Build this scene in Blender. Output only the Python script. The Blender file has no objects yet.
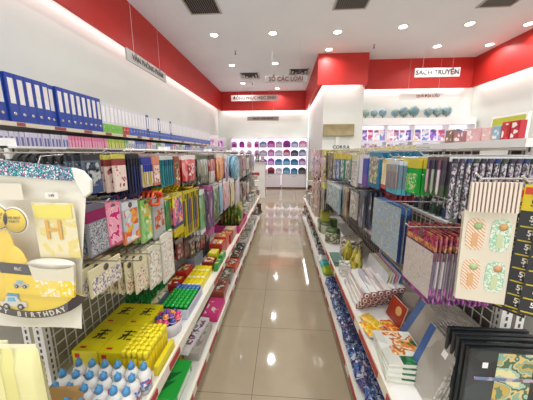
import bpy, math, random
from mathutils import Vector, Matrix
R = random.Random(7)
C = bpy.context.scene.collection

# ------------------------------------------------------------------ camera
F_PX, CAM_H = 250.0, 1.45
TH = math.atan(47 / F_PX); PS = math.atan(17.5 * math.cos(TH) / F_PX)
FW = Vector((-math.sin(PS) * math.cos(TH), math.cos(PS) * math.cos(TH), -math.sin(TH)))
RT = Vector((math.cos(PS), math.sin(PS), 0)); UP = RT.cross(FW); EYE = Vector((0, 0, CAM_H))
cd = bpy.data.cameras.new('camera'); cam = bpy.data.objects.new('camera', cd); C.objects.link(cam)
cd.sensor_width = 36; cd.lens = F_PX * 36 / 533; cd.clip_start = 0.02
cam.matrix_world = Matrix.Translation(EYE) @ Matrix((RT, UP, -FW)).transposed().to_4x4()
bpy.context.scene.camera = cam

def ray(px, py): return FW + RT * (px - 266.5) / F_PX + UP * (200 - py) / F_PX
def onX(px, py, X): r = ray(px, py); return EYE + r * (X / r.x)

# ------------------------------------------------------------------ world and lights
vs = bpy.context.scene.view_settings
vs.view_transform = 'Standard'; vs.look = 'None'; vs.exposure = 0.2; vs.gamma = 1.0; vs.use_curve_mapping = False
w = bpy.data.worlds.new('world'); bpy.context.scene.world = w; w.use_nodes = True
w.node_tree.nodes['Background'].inputs[0].default_value = (1.0, 0.995, 0.985, 1)
w.node_tree.nodes['Background'].inputs[1].default_value = 1.12

CEIL = 3.86; BH = 3.13
def area(name, loc, sx, sy, power, rot=(0, 0, 0), col=(.95, .985, 1), spread=180):
    l = bpy.data.lights.new(name, 'AREA'); l.shape = 'RECTANGLE'; l.size = sx; l.size_y = sy
    l.energy = power; l.color = col; l.spread = math.radians(spread)
    o = bpy.data.objects.new(name, l); C.objects.link(o); o.location = loc; o.rotation_euler = rot
    return o
# strip lamps hidden behind the red bulkheads wash the walls below
COVE = 9
area('cove_strip_left', (-2.66, 5.2, 3.25), 0.07, 10.4, COVE * 10.4 / 5)
area('cove_strip_back', (-0.9, 10.63, 3.25), 3.3, 0.07, COVE * 1.5)
area('cove_strip_partition', (0.94, 8.8, 3.25), 0.07, 3.6, COVE * 1.6)
area('cove_strip_column', (1.4, 6.94, 3.25), 1.0, 0.06, COVE * .55)
area('cove_strip_book', (3.4, 7.42, 3.25), 2.7, 0.07, COVE * 1.3)
area('cove_strip_right', (4.94, 4.0, 3.25), 0.07, 6.6, COVE * 2.6)

# ------------------------------------------------------------------ materials
MC = {}
def lin(c):
    return tuple((x / 12.92 if x <= .04045 else ((x + .055) / 1.055) ** 2.4) for x in c)
def hx(h):
    h = h.lstrip('#'); return tuple(int(h[i:i + 2], 16) / 255 for i in (0, 2, 4))
def M(h, rough=.45, metal=0, emit=0, coat=0, alpha=1):
    k = (h, rough, metal, emit, coat, alpha)
    if k in MC: return MC[k]
    m = bpy.data.materials.new('paint_' + h.strip('#')); m.use_nodes = True
    b = m.node_tree.nodes['Principled BSDF']; c = lin(hx(h)) + (1,)
    b.inputs['Base Color'].default_value = c; b.inputs['Roughness'].default_value = rough
    b.inputs['Metallic'].default_value = metal; b.inputs['Coat Weight'].default_value = coat
    b.inputs['Alpha'].default_value = alpha
    if emit:
        b.inputs['Emission Color'].default_value = c; b.inputs['Emission Strength'].default_value = emit
    MC[k] = m; return m
def PR(cols, scale=30, rough=.3, coat=.25, stretch=(1, 1, 1), emit=0, kind='vor'):
    """printed artwork: patches of a palette"""
    k = ('pr', tuple(cols), scale, rough, stretch, emit, kind)
    if k in MC: return MC[k]
    scale *= 1.5 if kind in ('vor', 'noise') and scale > 15 else 1
    m = bpy.data.materials.new('printed'); m.use_nodes = True; t = m.node_tree; N = t.nodes; b = N['Principled BSDF']
    tc = N.new('ShaderNodeTexCoord'); oi = N.new('ShaderNodeObjectInfo')
    ad = N.new('ShaderNodeVectorMath'); ad.operation = 'MULTIPLY_ADD'
    ad.inputs[1].default_value = stretch
    cb = N.new('ShaderNodeCombineXYZ'); mu = N.new('ShaderNodeMath'); mu.operation = 'MULTIPLY'; mu.inputs[1].default_value = 7.3
    t.links.new(oi.outputs['Random'], mu.inputs[0])
    for i in range(3): t.links.new(mu.outputs[0], cb.inputs[i])
    t.links.new(tc.outputs['Object'], ad.inputs[0]); t.links.new(cb.outputs[0], ad.inputs[2])
    if kind == 'vor':
        v = N.new('ShaderNodeTexVoronoi'); v.inputs['Scale'].default_value = scale
        sp = N.new('ShaderNodeSeparateColor'); t.links.new(v.outputs['Color'], sp.inputs[0]); src = sp.outputs[0]
    elif kind == 'noise':
        v = N.new('ShaderNodeTexNoise'); v.inputs['Scale'].default_value = scale; v.inputs['Detail'].default_value = 3
        src = v.outputs['Fac']
    else:
        v = N.new('ShaderNodeTexWave'); v.inputs['Scale'].default_value = scale; v.bands_direction = kind
        v.inputs['Distortion'].default_value = 2.0 if kind != 'Z' else 0
        src = v.outputs['Fac']
    t.links.new(ad.outputs[0], v.inputs['Vector'])
    r = N.new('ShaderNodeValToRGB'); r.color_ramp.interpolation = 'CONSTANT'; e = r.color_ramp.elements
    n = len(cols); lo, hi = (0, 1) if kind != 'noise' else (.34, .66)
    while len(e) < n: e.new(.5)
    for i, c in enumerate(cols):
        e[i].position = 0 if i == 0 else lo + (hi - lo) * i / n; e[i].color = lin(hx(c)) + (1,)
    t.links.new(src, r.inputs[0]); t.links.new(r.outputs[0], b.inputs['Base Color'])
    b.inputs['Roughness'].default_value = rough; b.inputs['Coat Weight'].default_value = coat
    if emit:
        t.links.new(r.outputs[0], b.inputs['Emission Color']); b.inputs['Emission Strength'].default_value = emit
    MC[k] = m; return m
def film(alpha=.15, col='#ffffff', rough=.12):
    k = ('film', alpha, col)
    if k in MC: return MC[k]
    m = bpy.data.materials.new('clear_film'); m.use_nodes = True; t = m.node_tree; N = t.nodes
    N.clear(); o = N.new('ShaderNodeOutputMaterial'); a = N.new('ShaderNodeBsdfTransparent'); g = N.new('ShaderNodeBsdfPrincipled')
    g.inputs['Base Color'].default_value = lin(hx(col)) + (1,); g.inputs['Roughness'].default_value = rough
    mx = N.new('ShaderNodeMixShader'); mx.inputs[0].default_value = alpha
    t.links.new(a.outputs[0], mx.inputs[1]); t.links.new(g.outputs[0], mx.inputs[2]); t.links.new(mx.outputs[0], o.inputs[0])
    MC[k] = m; return m
def glitter():
    m = PR(['#1f6f86', '#2c95a8', '#134a66', '#e8f0ee', '#c8508a', '#35b5b0', '#1b3f5c'], 220, .2)
    return m

# ------------------------------------------------------------------ mesh builder
class MB:
    def __init__(s): s.v = []; s.f = []; s.mi = []; s.mats = []; s.smooth = []
    def _m(s, m):
        if m not in s.mats: s.mats.append(m)
        return s.mats.index(m)
    def raw(s, vs_, fs, m, sm=False):
        o = len(s.v); s.v += [tuple(p) for p in vs_]; i = s._m(m)
        for f in fs: s.f.append([o + k for k in f]); s.mi.append(i); s.smooth.append(sm)
        return s
    def box(s, x0, x1, y0, y1, z0, z1, m, front=None):
        P = [(x, y, z) for x in (x0, x1) for y in (y0, y1) for z in (z0, z1)]
        F = [(0, 1, 3, 2), (4, 6, 7, 5), (0, 4, 5, 1), (2, 3, 7, 6), (0, 2, 6, 4), (1, 5, 7, 3)]
        return s.raw(P, F, m)
    def tube(s, pts, r, m, n=6, caps=True, taper=None):
        pts = [Vector(p) for p in pts]; V = []; k = len(pts)
        for i, p in enumerate(pts):
            d = (pts[min(i + 1, k - 1)] - pts[max(i - 1, 0)]).normalized()
            a = d.orthogonal().normalized() if abs(d.z) > .9 else d.cross(Vector((0, 0, 1))).normalized()
            b = d.cross(a); rr = r if taper is None else taper[i]
            for j in range(n):
                t = 2 * math.pi * j / n; V.append(p + (a * math.cos(t) + b * math.sin(t)) * rr)
        F = [(i * n + j, i * n + (j + 1) % n, (i + 1) * n + (j + 1) % n, (i + 1) * n + j) for i in range(k - 1) for j in range(n)]
        s.raw(V, F, m, True)
        if caps: s.raw(V[:n], [tuple(range(n))[::-1]], m); s.raw(V[-n:], [tuple(range(n))], m)
        return s
    def lathe(s, prof, m, c=(0, 0, 0), n=16, axis='z'):
        V = []
        for r, z in prof:
            for j in range(n):
                t = 2 * math.pi * j / n; a, b = r * math.cos(t), r * math.sin(t)
                p = (a, b, z) if axis == 'z' else ((z, a, b) if axis == 'x' else (a, z, b))
                V.append((p[0] + c[0], p[1] + c[1], p[2] + c[2]))
        k = len(prof)
        F = [(i * n + j, i * n + (j + 1) % n, (i + 1) * n + (j + 1) % n, (i + 1) * n + j) for i in range(k - 1) for j in range(n)]
        F += [tuple(range(n))[::-1], tuple(range((k - 1) * n, k * n))]
        return s.raw(V, F, m, True)
    def prism(s, pts, ax, a, b, m):
        """2D outline pts extruded along axis ax from a to b"""
        def P(u, v, q): return {'x': (q, u, v), 'y': (u, q, v), 'z': (u, v, q)}[ax]
        n = len(pts); V = [P(u, v, a) for u, v in pts] + [P(u, v, b) for u, v in pts]
        F = [tuple(range(n))[::-1], tuple(range(n, 2 * n))] + [(i, (i + 1) % n, n + (i + 1) % n, n + i) for i in range(n)]
        return s.raw(V, F, m)
    def pillow(s, y0, y1, z0, z1, t, m, x=0, n=6, pw=.5, wob=0):
        """bag lying in the YZ plane, thickness t along X"""
        V = []; F = []
        for sd in (1, -1):
            o = len(V)
            for i in range(n + 1):
                for j in range(n + 1):
                    u, v = i / n, j / n
                    e = (max(0, 1 - (2 * u - 1) ** 2) * max(0, 1 - (2 * v - 1) ** 2)) ** pw
                    V.append((x + sd * (t / 2 * e + .0006) + (R.uniform(-wob, wob) if wob and 0 < i < n and 0 < j < n else 0), y0 + (y1 - y0) * u, z0 + (z1 - z0) * v))
            for i in range(n):
                for j in range(n):
                    q = (o + i * (n + 1) + j, o + (i + 1) * (n + 1) + j, o + (i + 1) * (n + 1) + j + 1, o + i * (n + 1) + j + 1)
                    F.append(q if sd > 0 else q[::-1])
        return s.raw(V, F, m, True)
    def sphere(s, c, r, m, n=10, sz=1, k=6):
        prof = [(max(1e-4, r * math.sin(math.pi * i / k)), -r * sz * math.cos(math.pi * i / k)) for i in range(k + 1)]
        return s.lathe(prof, m, c, n)
    def build(s, name, parent=None, bevel=0):
        me = bpy.data.meshes.new(name); me.from_pydata(s.v, [], s.f)
        for m in s.mats: me.materials.append(m)
        me.polygons.foreach_set('material_index', s.mi); me.polygons.foreach_set('use_smooth', s.smooth); me.update()
        o = bpy.data.objects.new(name, me); C.objects.link(o); o.parent = parent
        if bevel:
            b = o.modifiers.new('bevel', 'BEVEL'); b.width = bevel; b.segments = 2; b.limit_method = 'ANGLE'
        return o

def tag(o, label, cat, group=None, kind=None):
    if label: o['label'] = label
    if cat: o['category'] = cat
    if group: o['group'] = group
    if kind: o['kind'] = kind
    return o
def struct(name, mb, parent=None):
    o = mb.build(name, parent)
    if not parent: o['kind'] = 'structure'
    return o
def empty(name, loc, rz=0):
    o = bpy.data.objects.new(name, None); C.objects.link(o); o.location = loc; o.rotation_euler = (0, 0, rz); o.empty_display_size = .05
    return o
def kids(o): return KID.get(o.name, [])
KID = {}
def allkids(o):
    return [c for c in C.objects if c.parent == o]
def dup(o, loc=None, rot=None, label=None, group=None, ch=None):
    """copy a thing with its parts; ch = its cached list of parts"""
    r = o.copy(); C.objects.link(r)
    if loc is not None: r.location = loc
    if rot is not None: r.rotation_euler = rot
    if label: r['label'] = label
    if group: r['group'] = group
    for c, gs in ch:
        d = c.copy(); C.objects.link(d); d.parent = r
        for g in gs: e = g.copy(); C.objects.link(e); e.parent = d
    return r
def tree(o): return [(c, allkids(c)) for c in allkids(o)]

FONT = {}
def text(body, size, m, mat4, parent=None, name='lettering', ex=.0006, align='CENTER', bold=False):
    cu = bpy.data.curves.new('t', 'FONT'); cu.body = body; cu.size = size; cu.align_x = align; cu.align_y = 'CENTER'; cu.extrude = ex
    cu.resolution_u = 3
    if bold: cu.offset = size * .016
    t = bpy.data.objects.new('t', cu); C.objects.link(t)
    dg = bpy.context.evaluated_depsgraph_get(); me = bpy.data.meshes.new_from_object(t.evaluated_get(dg)); me.name = name
    bpy.data.objects.remove(t); bpy.data.curves.remove(cu)
    me.materials.clear(); me.materials.append(m)
    o = bpy.data.objects.new(name, me); C.objects.link(o); o.parent = parent; o.matrix_local = mat4
    return o
def face_mat(loc, facing, tilt=0):
    """text frame: reads correctly when seen from the direction it faces"""
    if facing == '-y': r = Matrix(((1, 0, 0), (0, 0, -1), (0, 1, 0))).to_4x4()
    elif facing == '+x': r = Matrix(((0, 0, 1), (1, 0, 0), (0, 1, 0))).to_4x4()
    elif facing == '-x': r = Matrix(((0, 0, -1), (-1, 0, 0), (0, 1, 0))).to_4x4()
    else: r = Matrix.Identity(4)
    return Matrix.Translation(loc) @ r @ Matrix.Rotation(tilt, 4, 'Z')

ORD = ['first', 'second', 'third', 'fourth', 'fifth', 'sixth', 'seventh', 'eighth', 'ninth', 'tenth', 'eleventh', 'twelfth', 'thirteenth',
       'fourteenth', 'fifteenth', 'sixteenth', 'seventeenth', 'eighteenth', 'nineteenth', 'twentieth']
ORD += [t_ + '-' + u_ for t_ in ('twenty', 'thirty', 'forty', 'fifty', 'sixty') for u_ in ORD[:9]]

# ------------------------------------------------------------------ shell
WHITE = M('#f1efea', .6); 
def noisy(name, c1, c2, scale, rough):
    m = bpy.data.materials.new(name); m.use_nodes = True; t = m.node_tree; b = t.nodes['Principled BSDF']
    n = t.nodes.new('ShaderNodeTexNoise'); n.inputs['Scale'].default_value = scale; n.inputs['Detail'].default_value = 5
    r = t.nodes.new('ShaderNodeValToRGB'); r.color_ramp.elements[0].position = .35; r.color_ramp.elements[1].position = .65
    r.color_ramp.elements[0].color = lin(hx(c1)) + (1,); r.color_ramp.elements[1].color = lin(hx(c2)) + (1,)
    g = t.nodes.new('ShaderNodeNewGeometry'); t.links.new(g.outputs['Position'], n.inputs['Vector'])
    t.links.new(n.outputs['Fac'], r.inputs[0]); t.links.new(r.outputs[0], b.inputs['Base Color']); b.inputs['Roughness'].default_value = rough
    return m
WALLM = noisy('painted_wall', '#d6d7cf', '#dbdcd4', 1.2, .65)
CEILM = noisy('ceiling_paint', '#e6e9ec', '#ebeef0', .8, .8)
REDM = noisy('red_paint', '#c42a24', '#cb3029', .9, .5)

def floor_mat():
    m = bpy.data.materials.new('polished_tile'); m.use_nodes = True; t = m.node_tree; N = t.nodes; b = N['Principled BSDF']
    g = N.new('ShaderNodeNewGeometry'); sp = N.new('ShaderNodeSeparateXYZ'); t.links.new(g.outputs['Position'], sp.inputs[0])
    def line(out, off):
        a = N.new('ShaderNodeMath'); a.operation = 'ADD'; a.inputs[1].default_value = off + 60; t.links.new(out, a.inputs[0])
        d = N.new('ShaderNodeMath'); d.operation = 'MODULO'; d.inputs[1].default_value = .6; t.links.new(a.outputs[0], d.inputs[0])
        s = N.new('ShaderNodeMath'); s.operation = 'SUBTRACT'; s.inputs[1].default_value = .3; t.links.new(d.outputs[0], s.inputs[0])
        q = N.new('ShaderNodeMath'); q.operation = 'ABSOLUTE'; t.links.new(s.outputs[0], q.inputs[0])
        c = N.new('ShaderNodeMath'); c.operation = 'GREATER_THAN'; c.inputs[1].default_value = .2982; t.links.new(q.outputs[0], c.inputs[0])
        return c.outputs[0]
    lx = line(sp.outputs[0], .177); ly = line(sp.outputs[1], -1.27 + .6)
    mx = N.new('ShaderNodeMath'); mx.operation = 'MAXIMUM'; t.links.new(lx, mx.inputs[0]); t.links.new(ly, mx.inputs[1])
    n = N.new('ShaderNodeTexNoise'); n.inputs['Scale'].default_value = 2.2; n.inputs['Detail'].default_value = 8; n.inputs['Roughness'].default_value = .7
    t.links.new(g.outputs['Position'], n.inputs['Vector'])
    r = N.new('ShaderNodeValToRGB'); r.color_ramp.elements[0].position = .3; r.color_ramp.elements[1].position = .7
    r.color_ramp.elements[0].color = lin(hx('#a4947a')) + (1,); r.color_ramp.elements[1].color = lin(hx('#ad9e84')) + (1,)
    t.links.new(n.outputs['Fac'], r.inputs[0])
    mix = N.new('ShaderNodeMix'); mix.data_type = 'RGBA'; t.links.new(mx.outputs[0], mix.inputs[0]); t.links.new(r.outputs[0], mix.inputs[6])
    mix.inputs[7].default_value = lin(hx('#6f5f52')) + (1,); t.links.new(mix.outputs[2], b.inputs['Base Color'])
    b.inputs['Roughness'].default_value = .06; b.inputs['Specular IOR Level'].default_value = .75
    return m
FX0, FX1, FY0, FY1 = -2.76, 5.06, -1.2, 10.75
struct('floor', MB().box(FX0, FX1, FY0, FY1, -.1, 0, floor_mat()))
struct('ceiling', MB().box(FX0, FX1, FY0, FY1, CEIL, CEIL + .1, CEILM))
struct('wall_left', MB().box(-2.86, -2.76, FY0, FY1 + .1, -.1, CEIL + .1, WALLM))
struct('wall_back', MB().box(-2.76, .97, FY1, FY1 + .1, -.1, CEIL + .1, WALLM))
struct('wall_right', MB().box(5.06, 5.16, FY0, 7.6, -.1, CEIL + .1, WALLM))
struct('wall_book', MB().box(2.05, 5.16, 7.5, 7.6, -.1, CEIL + .1, WALLM))
struct('wall_partition', MB().box(1.02, 2.05, 7.02, FY1 + .1, -.1, CEIL + .1, WALLM))
# red bulkheads: lamp slots sit behind them
def bulk(n, *b): struct('trim_%d' % n, MB().box(*b, REDM))
bulk(1, -2.6, -2.55, FY0, 10.5, BH, CEIL)
bulk(2, -2.6, .87, 10.5, 10.55, BH, CEIL)
bulk(3, .82, .87, 6.85, 10.5, BH, CEIL)
bulk(4, .82, 2.05, 6.8, 6.85, BH, CEIL)
bulk(5, 2.0, 2.05, 6.85, 7.3, BH, CEIL)
bulk(6, 2.0, 4.85, 7.3, 7.35, BH, CEIL)
bulk(7, 4.85, 4.9, FY0, 7.3, BH, CEIL)
struct('baseboard_back', MB().box(-2.76, .95, 10.7, 10.75, 0, .1, M('#7a3a30', .5)))

# ------------------------------------------------------------------ ceiling fittings
DL = [(-1.48, 5.64), (-.26, 5.64), (1.05, 5.68), (2.27, 5.55), (3.48, 5.52), (4.6, 5.6), (1.03, 6.55), (3.48, 6.54), (4.6, 6.52),
      (-1.48, 7.47), (-.27, 7.4), (-1.47, 9.29), (-.28, 10.1), (-1.48, 3.8), (-.26, 3.8), (1.05, 3.8), (2.27, 3.8), (3.48, 3.8),
      (-1.48, 2.0), (-.26, 2.0), (1.05, 2.0), (2.27, 2.0), (-.26, .4), (1.05, .4), (-1.48, -.8), (-.26, -.8), (1.05, -.8)]
def downlight():
    t = empty('ceiling_downlight', (0, 0, CEIL)); tag(t, 'x', 'downlight')
    MB().lathe([(.075, -.002), (.1, -.001), (.102, -.008), (.096, -.014), (.075, -.008)], M('#f4f2ee', .4), n=24).build('trim_ring', t)
    MB().lathe([(.001, -.004), (.074, -.004), (.074, -.009), (.001, -.011)], M('#fff9f0', .5, emit=9), n=20).build('lens', t)
    return t
d0 = downlight(); tr = tree(d0)
wh = ['near left corner', 'row over the aisle', 'row right of the aisle', 'row over the right shelves', 'right row']
for i, (x, y) in enumerate(DL):
    side = 'left' if x < -1 else 'aisle' if x < 0 else 'column' if x < 1.5 else 'middle right' if x < 3 else 'far right' if x < 4 else 'right wall'
    pos = {'left': 'by the left red band', 'aisle': 'over the aisle', 'column': 'in line with the red column', 'middle right': 'right of the red column', 'far right': 'over the story book sign', 'right wall': 'by the right red band'}[side]
    dd = 'the back wall' if y > 10 else 'the far left diffuser' if y > 9 else 'the sign row' if y > 7 else 'the red column face' if y > 6 else 'the big air grilles' if y > 5 else 'the aisle middle' if y > 3 else 'the near shelves' if y > 1 else 'the entrance' if y > 0 else 'the back row'
    lb = 'round lit ceiling downlight %s, level with %s' % (pos, dd)
    o = d0 if i == 0 else dup(d0, ch=tr)
    o.location = (x, y, CEIL); o['label'] = lb; o['group'] = 'recessed ceiling downlights'
    l = bpy.data.lights.new('downlight_lamp', 'AREA'); l.shape = 'DISK'; l.size = .11; l.energy = 8.5; l.color = (.97, .985, 1)
    l.spread = math.radians(150)
    lo = bpy.data.objects.new('downlight_lamp', l); C.objects.link(lo); lo.location = (0, 0, -.02); lo.parent = o
def grille(x, y, w_, d_, lab):
    t = empty('air_grille', (x, y, CEIL)); tag(t, lab, 'air vent', 'ceiling air grilles')
    f = M('#b9b4ac', .5)
    MB().box(-w_ / 2, w_ / 2, -d_ / 2, -d_ / 2 + .03, -.015, -.001, f).box(-w_ / 2, w_ / 2, d_ / 2 - .03, d_ / 2, -.015, -.001, f)\
        .box(-w_ / 2, -w_ / 2 + .03, -d_ / 2 + .03, d_ / 2 - .03, -.015, -.001, f).box(w_ / 2 - .03, w_ / 2, -d_ / 2 + .03, d_ / 2 - .03, -.015, -.001, f).build('frame', t)
    MB().box(-w_ / 2 + .03, w_ / 2 - .03, -d_ / 2 + .03, d_ / 2 - .03, -.004, -.001, M('#2c2a28', .8)).build('backing', t)
    s = MB(); n = 14
    for i in range(n):
        xx = -w_ / 2 + .03 + (w_ - .06) * (i + .5) / n
        s.raw([(xx - .012, -d_ / 2 + .03, -.005), (xx + .008, -d_ / 2 + .03, -.014), (xx + .008, d_ / 2 - .03, -.014), (xx - .012, d_ / 2 - .03, -.005)], [(0, 1, 2, 3), (3, 2, 1, 0)], M('#8f8a80', .5))
    s.build('slats', t)
grille(-1.39, 4.4, .56, .9, 'large grey slatted air grille in the ceiling above the left shelves')
grille(1.07, 4.42, .56, .9, 'large dark slatted air grille in the ceiling right of the aisle')
grille(3.46, 4.52, .56, .9, 'large grey slatted air grille in the ceiling over the right side')
def diffuser(x, y, lab):
    t = empty('ceiling_diffuser', (x, y, CEIL)); tag(t, lab, 'air vent', 'small square ceiling diffusers')
    f = M('#ecebe8', .5)
    for k, (a, z) in enumerate(((.3, -.004), (.22, -.022), (.13, -.036))):
        b = a - .055; m = MB()
        for sx, sy in ((1, 0), (-1, 0), (0, 1), (0, -1)):
            u = Vector((sx, sy, 0)); v = Vector((-sy, sx, 0))
            P = [u * a + v * a, u * a - v * a, u * b - v * b, u * b + v * b]
            m.raw([(p.x, p.y, z - (.02 if i < 2 else 0)) for i, p in enumerate(P)], [(0, 1, 2, 3), (3, 2, 1, 0)], f)
        m.build('louvre_ring', t)
    MB().box(-.28, .28, -.28, .28, -.003, -.001, M('#3b3937', .8)).build('backing', t)
diffuser(-1.1, 8.45, 'small square white ceiling diffuser left of the notebook sign')
diffuser(.42, 8.2, 'small square white ceiling diffuser beside the red corner')
def sprinkler(x, y, lab):
    t = empty('sprinkler_head', (x, y, CEIL)); tag(t, lab, 'sprinkler', 'ceiling sprinkler heads')
    MB().lathe([(.03, 0), (.032, -.008), (.012, -.012)], M('#d8d5cf', .4)).build('escutcheon', t)
    MB().tube([(0, 0, -.01), (0, 0, -.07)], .009, M('#5b5650', .3, 1), 8).lathe([(.002, -.07), (.024, -.074), (.024, -.077), (.002, -.077)], M('#5b5650', .3, 1), n=12).build('nozzle', t)
sprinkler(-1.2, 6.5, 'dark ceiling sprinkler head over the left shelves'); sprinkler(2.0, 6.35, 'dark ceiling sprinkler head right of the red column')
sprinkler(-1.12, 9.2, 'dark ceiling sprinkler head near the back left diffuser')

# ------------------------------------------------------------------ hanging signs
def sign(name, cx, cy, cz, L, H, facing, txt, size, board, ink, lab, top=CEIL, offs=0, bold=True):
    t = empty(name, (cx, cy, cz)); tag(t, lab, 'hanging sign')
    a, b = (L / 2, .012) if facing == '-y' else (.012, L / 2)
    MB().box(-a, a, -b, b, -H / 2, H / 2, board).build('board', t)
    wr = MB()
    for q in (-.33, .33):
        x, y = (q * L, 0) if facing == '-y' else (0, q * L)
        wr.tube([(x, y, H / 2), (x, y, top - cz)], .002, M('#d5d2cd', .4), 4)
    wr.build('hanging_wires', t)
    off = (offs, -.017, 0) if facing == '-y' else (.017, offs, 0)
    text(txt, size, ink, face_mat(off, facing), t, bold=bold, ex=.003)
GREY = M('#a9a49e', .5); LG = M('#c9c5bd', .5)
sign('hanging_sign', -2.1, 4.03, 2.745, 1.12, .15, '+x', 'VĂN PHÒNG PHẨM', .1, M('#b5b2ac', .5), M('#6f6a66', .9), 'grey hanging sign board alongside the left wall of files')
sign('hanging_sign', .02, 6.0, 3.07, .94, .135, '-y', 'SỔ CÁC LOẠI', .125, M('#9d9893', .5), M('#6b2622', .9), 'grey hanging sign reading SỔ CÁC LOẠI over the aisle')
sign('hanging_sign', -1.09, 9.5, 3.4, 1.7, .2, '-y', 'ĐỒNG PHỤC HỌC SINH', .14, M('#e6d9d2', .5), M('#7a4a44', .9), 'pale hanging sign reading ĐỒNG PHỤC HỌC SINH on the back red band')
sign('hanging_sign', -.79, 9.6, 2.7, 1.17, .14, '-y', 'BALO - CẶP SÁCH', .09, M('#a09a95', .5), M('#7c3b36', .9), 'small grey hanging sign below the long pale one at the back')
sign('hanging_sign', 3.68, 6.8, 3.37, 1.05, .2, '-y', 'SÁCH TRUYỆN', .15, M('#f4f1ee', .5), M('#54504e', .9), 'white hanging sign reading SÁCH TRUYỆN on the right red band')
sign('hanging_sign', 3.5, 7.0, 2.87, 1.12, .13, '-y', 'QUẢ ĐỊA CẦU', .085, M('#ece9e3', .5), M('#a0403a', .9), 'faint white hanging sign over the row of globes', offs=.12)

# ------------------------------------------------------------------ gondolas
PANEL = M('#e6e3dc', .5); METAL = M('#eceae6', .35); CHROME = M('#cfccc8', .25, .8); WIRE = M('#ebe8e0', .35)
RAILC = M('#e9e2cf', .4); RAILR = M('#a8282c', .4)
def gondola(side, xp, xe, y0, ym, y1, lab):
    """side -1 left / +1 right of the aisle; xp back panel, xe aisle edge; the near bay runs y0..ym"""
    t = empty('gondola_shelving', (xp, y0, 0)); tag(t, lab, 'shelving unit')
    ch = []
    def add(name, mb, p=t):
        o = mb.build(name, p)
        if p is t: o.location = (-xp, -y0, 0)
        return o
    def bx(mb, xa, xb, *r): return mb.box(min(xa, xb), max(xa, xb), *r)
    xi = xe + side * .004
    # decks
    add('base_deck', bx(MB(), xp + side * .42, xi, y0, y1, .09, .13, PANEL))
    add('kick_plate', bx(MB(), xe + side * .05, xe + side * .07, y0, y1, .001, .09, M('#8d8880', .6)))
    add('shelf_deck', bx(MB(), xp - side * .012, xi, y0, y1, .505, .53, PANEL))
    for z in (.5,):
        r = add('price_rail', bx(MB(), xe - side * .008, xi, y0, y1, z - .01, z + .045, RAILC))
    r2 = add('price_rail', bx(MB(), xe - side * .008, xi, y0, y1, .085, .14, RAILC))
    # tags on the rails
    y = y0 + .1
    k = 0
    while y < y1 - .3:
        L = R.uniform(.1, .26)
        for z, rr, ph in ((.503, r, 0), (.098, r2, .12)):
            if side > 0 and y < 2.2 or R.random() < .75:
                o = bx(MB(), xe - side * .0125, xe - side * .0085, y + ph, y + ph + L * (1.3 if side > 0 and y < 2.2 else 1), z, z + .03, RAILR).build('price_tag', rr)
        y += L + R.uniform(.06, .16); k += 1
    # uprights with slots, every bay
    n = 0
    for yy in (ym, ym + 1.2, ym + 2.4, ym + 3.6, y1 - .03):
        u = MB()
        bx(u, xp, xp + side * .04, yy, yy + .03, 0.0, 1.5, METAL)
        for q in range(44):
            z = .25 + q * .028
            u.box(xp - side * .001 - .0005, xp - side * .001 + .0005, yy + .012, yy + .018, z, z + .016, M('#4a4745', .6))
            u.box(min(xp + side * .016, xp + side * .024), max(xp + side * .016, xp + side * .024), yy - .001, yy - .0004, z, z + .016, M('#4a4745', .6))
        add('upright', u)
        u = MB(); bx(u, xp + side * .055, xp + side * .085, yy, yy + .03, 0, 1.5, METAL)
        for q in range(44):
            z = .25 + q * .028
            u.box(min(xp + side * .066, xp + side * .074), max(xp + side * .066, xp + side * .074), yy - .001, yy - .0004, z, z + .016, M('#4a4745', .6))
        add('upright', u)
    # wire grid back panel
    g = MB(); xg = xp + side * .01
    yy = ym + .05
    while yy < y1:
        g.tube([(xg, yy, .53), (xg, yy, 1.46)], .0028, WIRE, 4); yy += .05 if yy < 3.2 else .1
    z = .56
    while z < 1.47:
        g.tube([(xg, ym + .03, z), (xg, y1, z)], .0028, WIRE, 4); z += .05
    add('wire_grid', g)
    m = MB(); bx(m, xp + side * .042, xp + side * .052, ym, y1, .13, 1.46, M('#a59d7c' if side < 0 else '#6f6a60', .6)); add('back_panel', m)
    # cap and outer side
    m = MB(); bx(m, xp - side * .03, xp + side * .42, ym, y1, 1.47 if side > 0 else 1.466, 1.5 if side > 0 else 1.474, METAL); add('top_shelf', m)
    m = MB(); bx(m, xp + side * .42, xp + side * .43, ym, y1, .1, .9, PANEL); add('rear_side', m)
    return t
XL, XR = -.93, .85
gl = gondola(-1, XL, -.5, .3, .8, 5.15, 'long white double sided gondola shelving left of the aisle')
gr = gondola(1, XR, .42, .3, .93, 5.15, 'long white double sided gondola shelving right of the aisle')
HOOKN = {-1: 0, 1: 0}
def hook(side, y, z, xf):
    """peg hook: a part of its gondola"""
    xp = XL if side < 0 else XR; g = gl if side < 0 else gr
    m = MB(); x2 = xf - side * .045
    m.tube([(xp + side * .005, y, z), (x2, y, z), (x2 - side * .012, y, z + .012)], .0028, CHROME, 5)
    m.box(min(xp, xp + side * .004), max(xp, xp + side * .004), y - .012, y + .012, z - .02, z + .012, CHROME)
    o = m.build('peg_hook', g); o.location = (-xp, -.3, 0)

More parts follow.
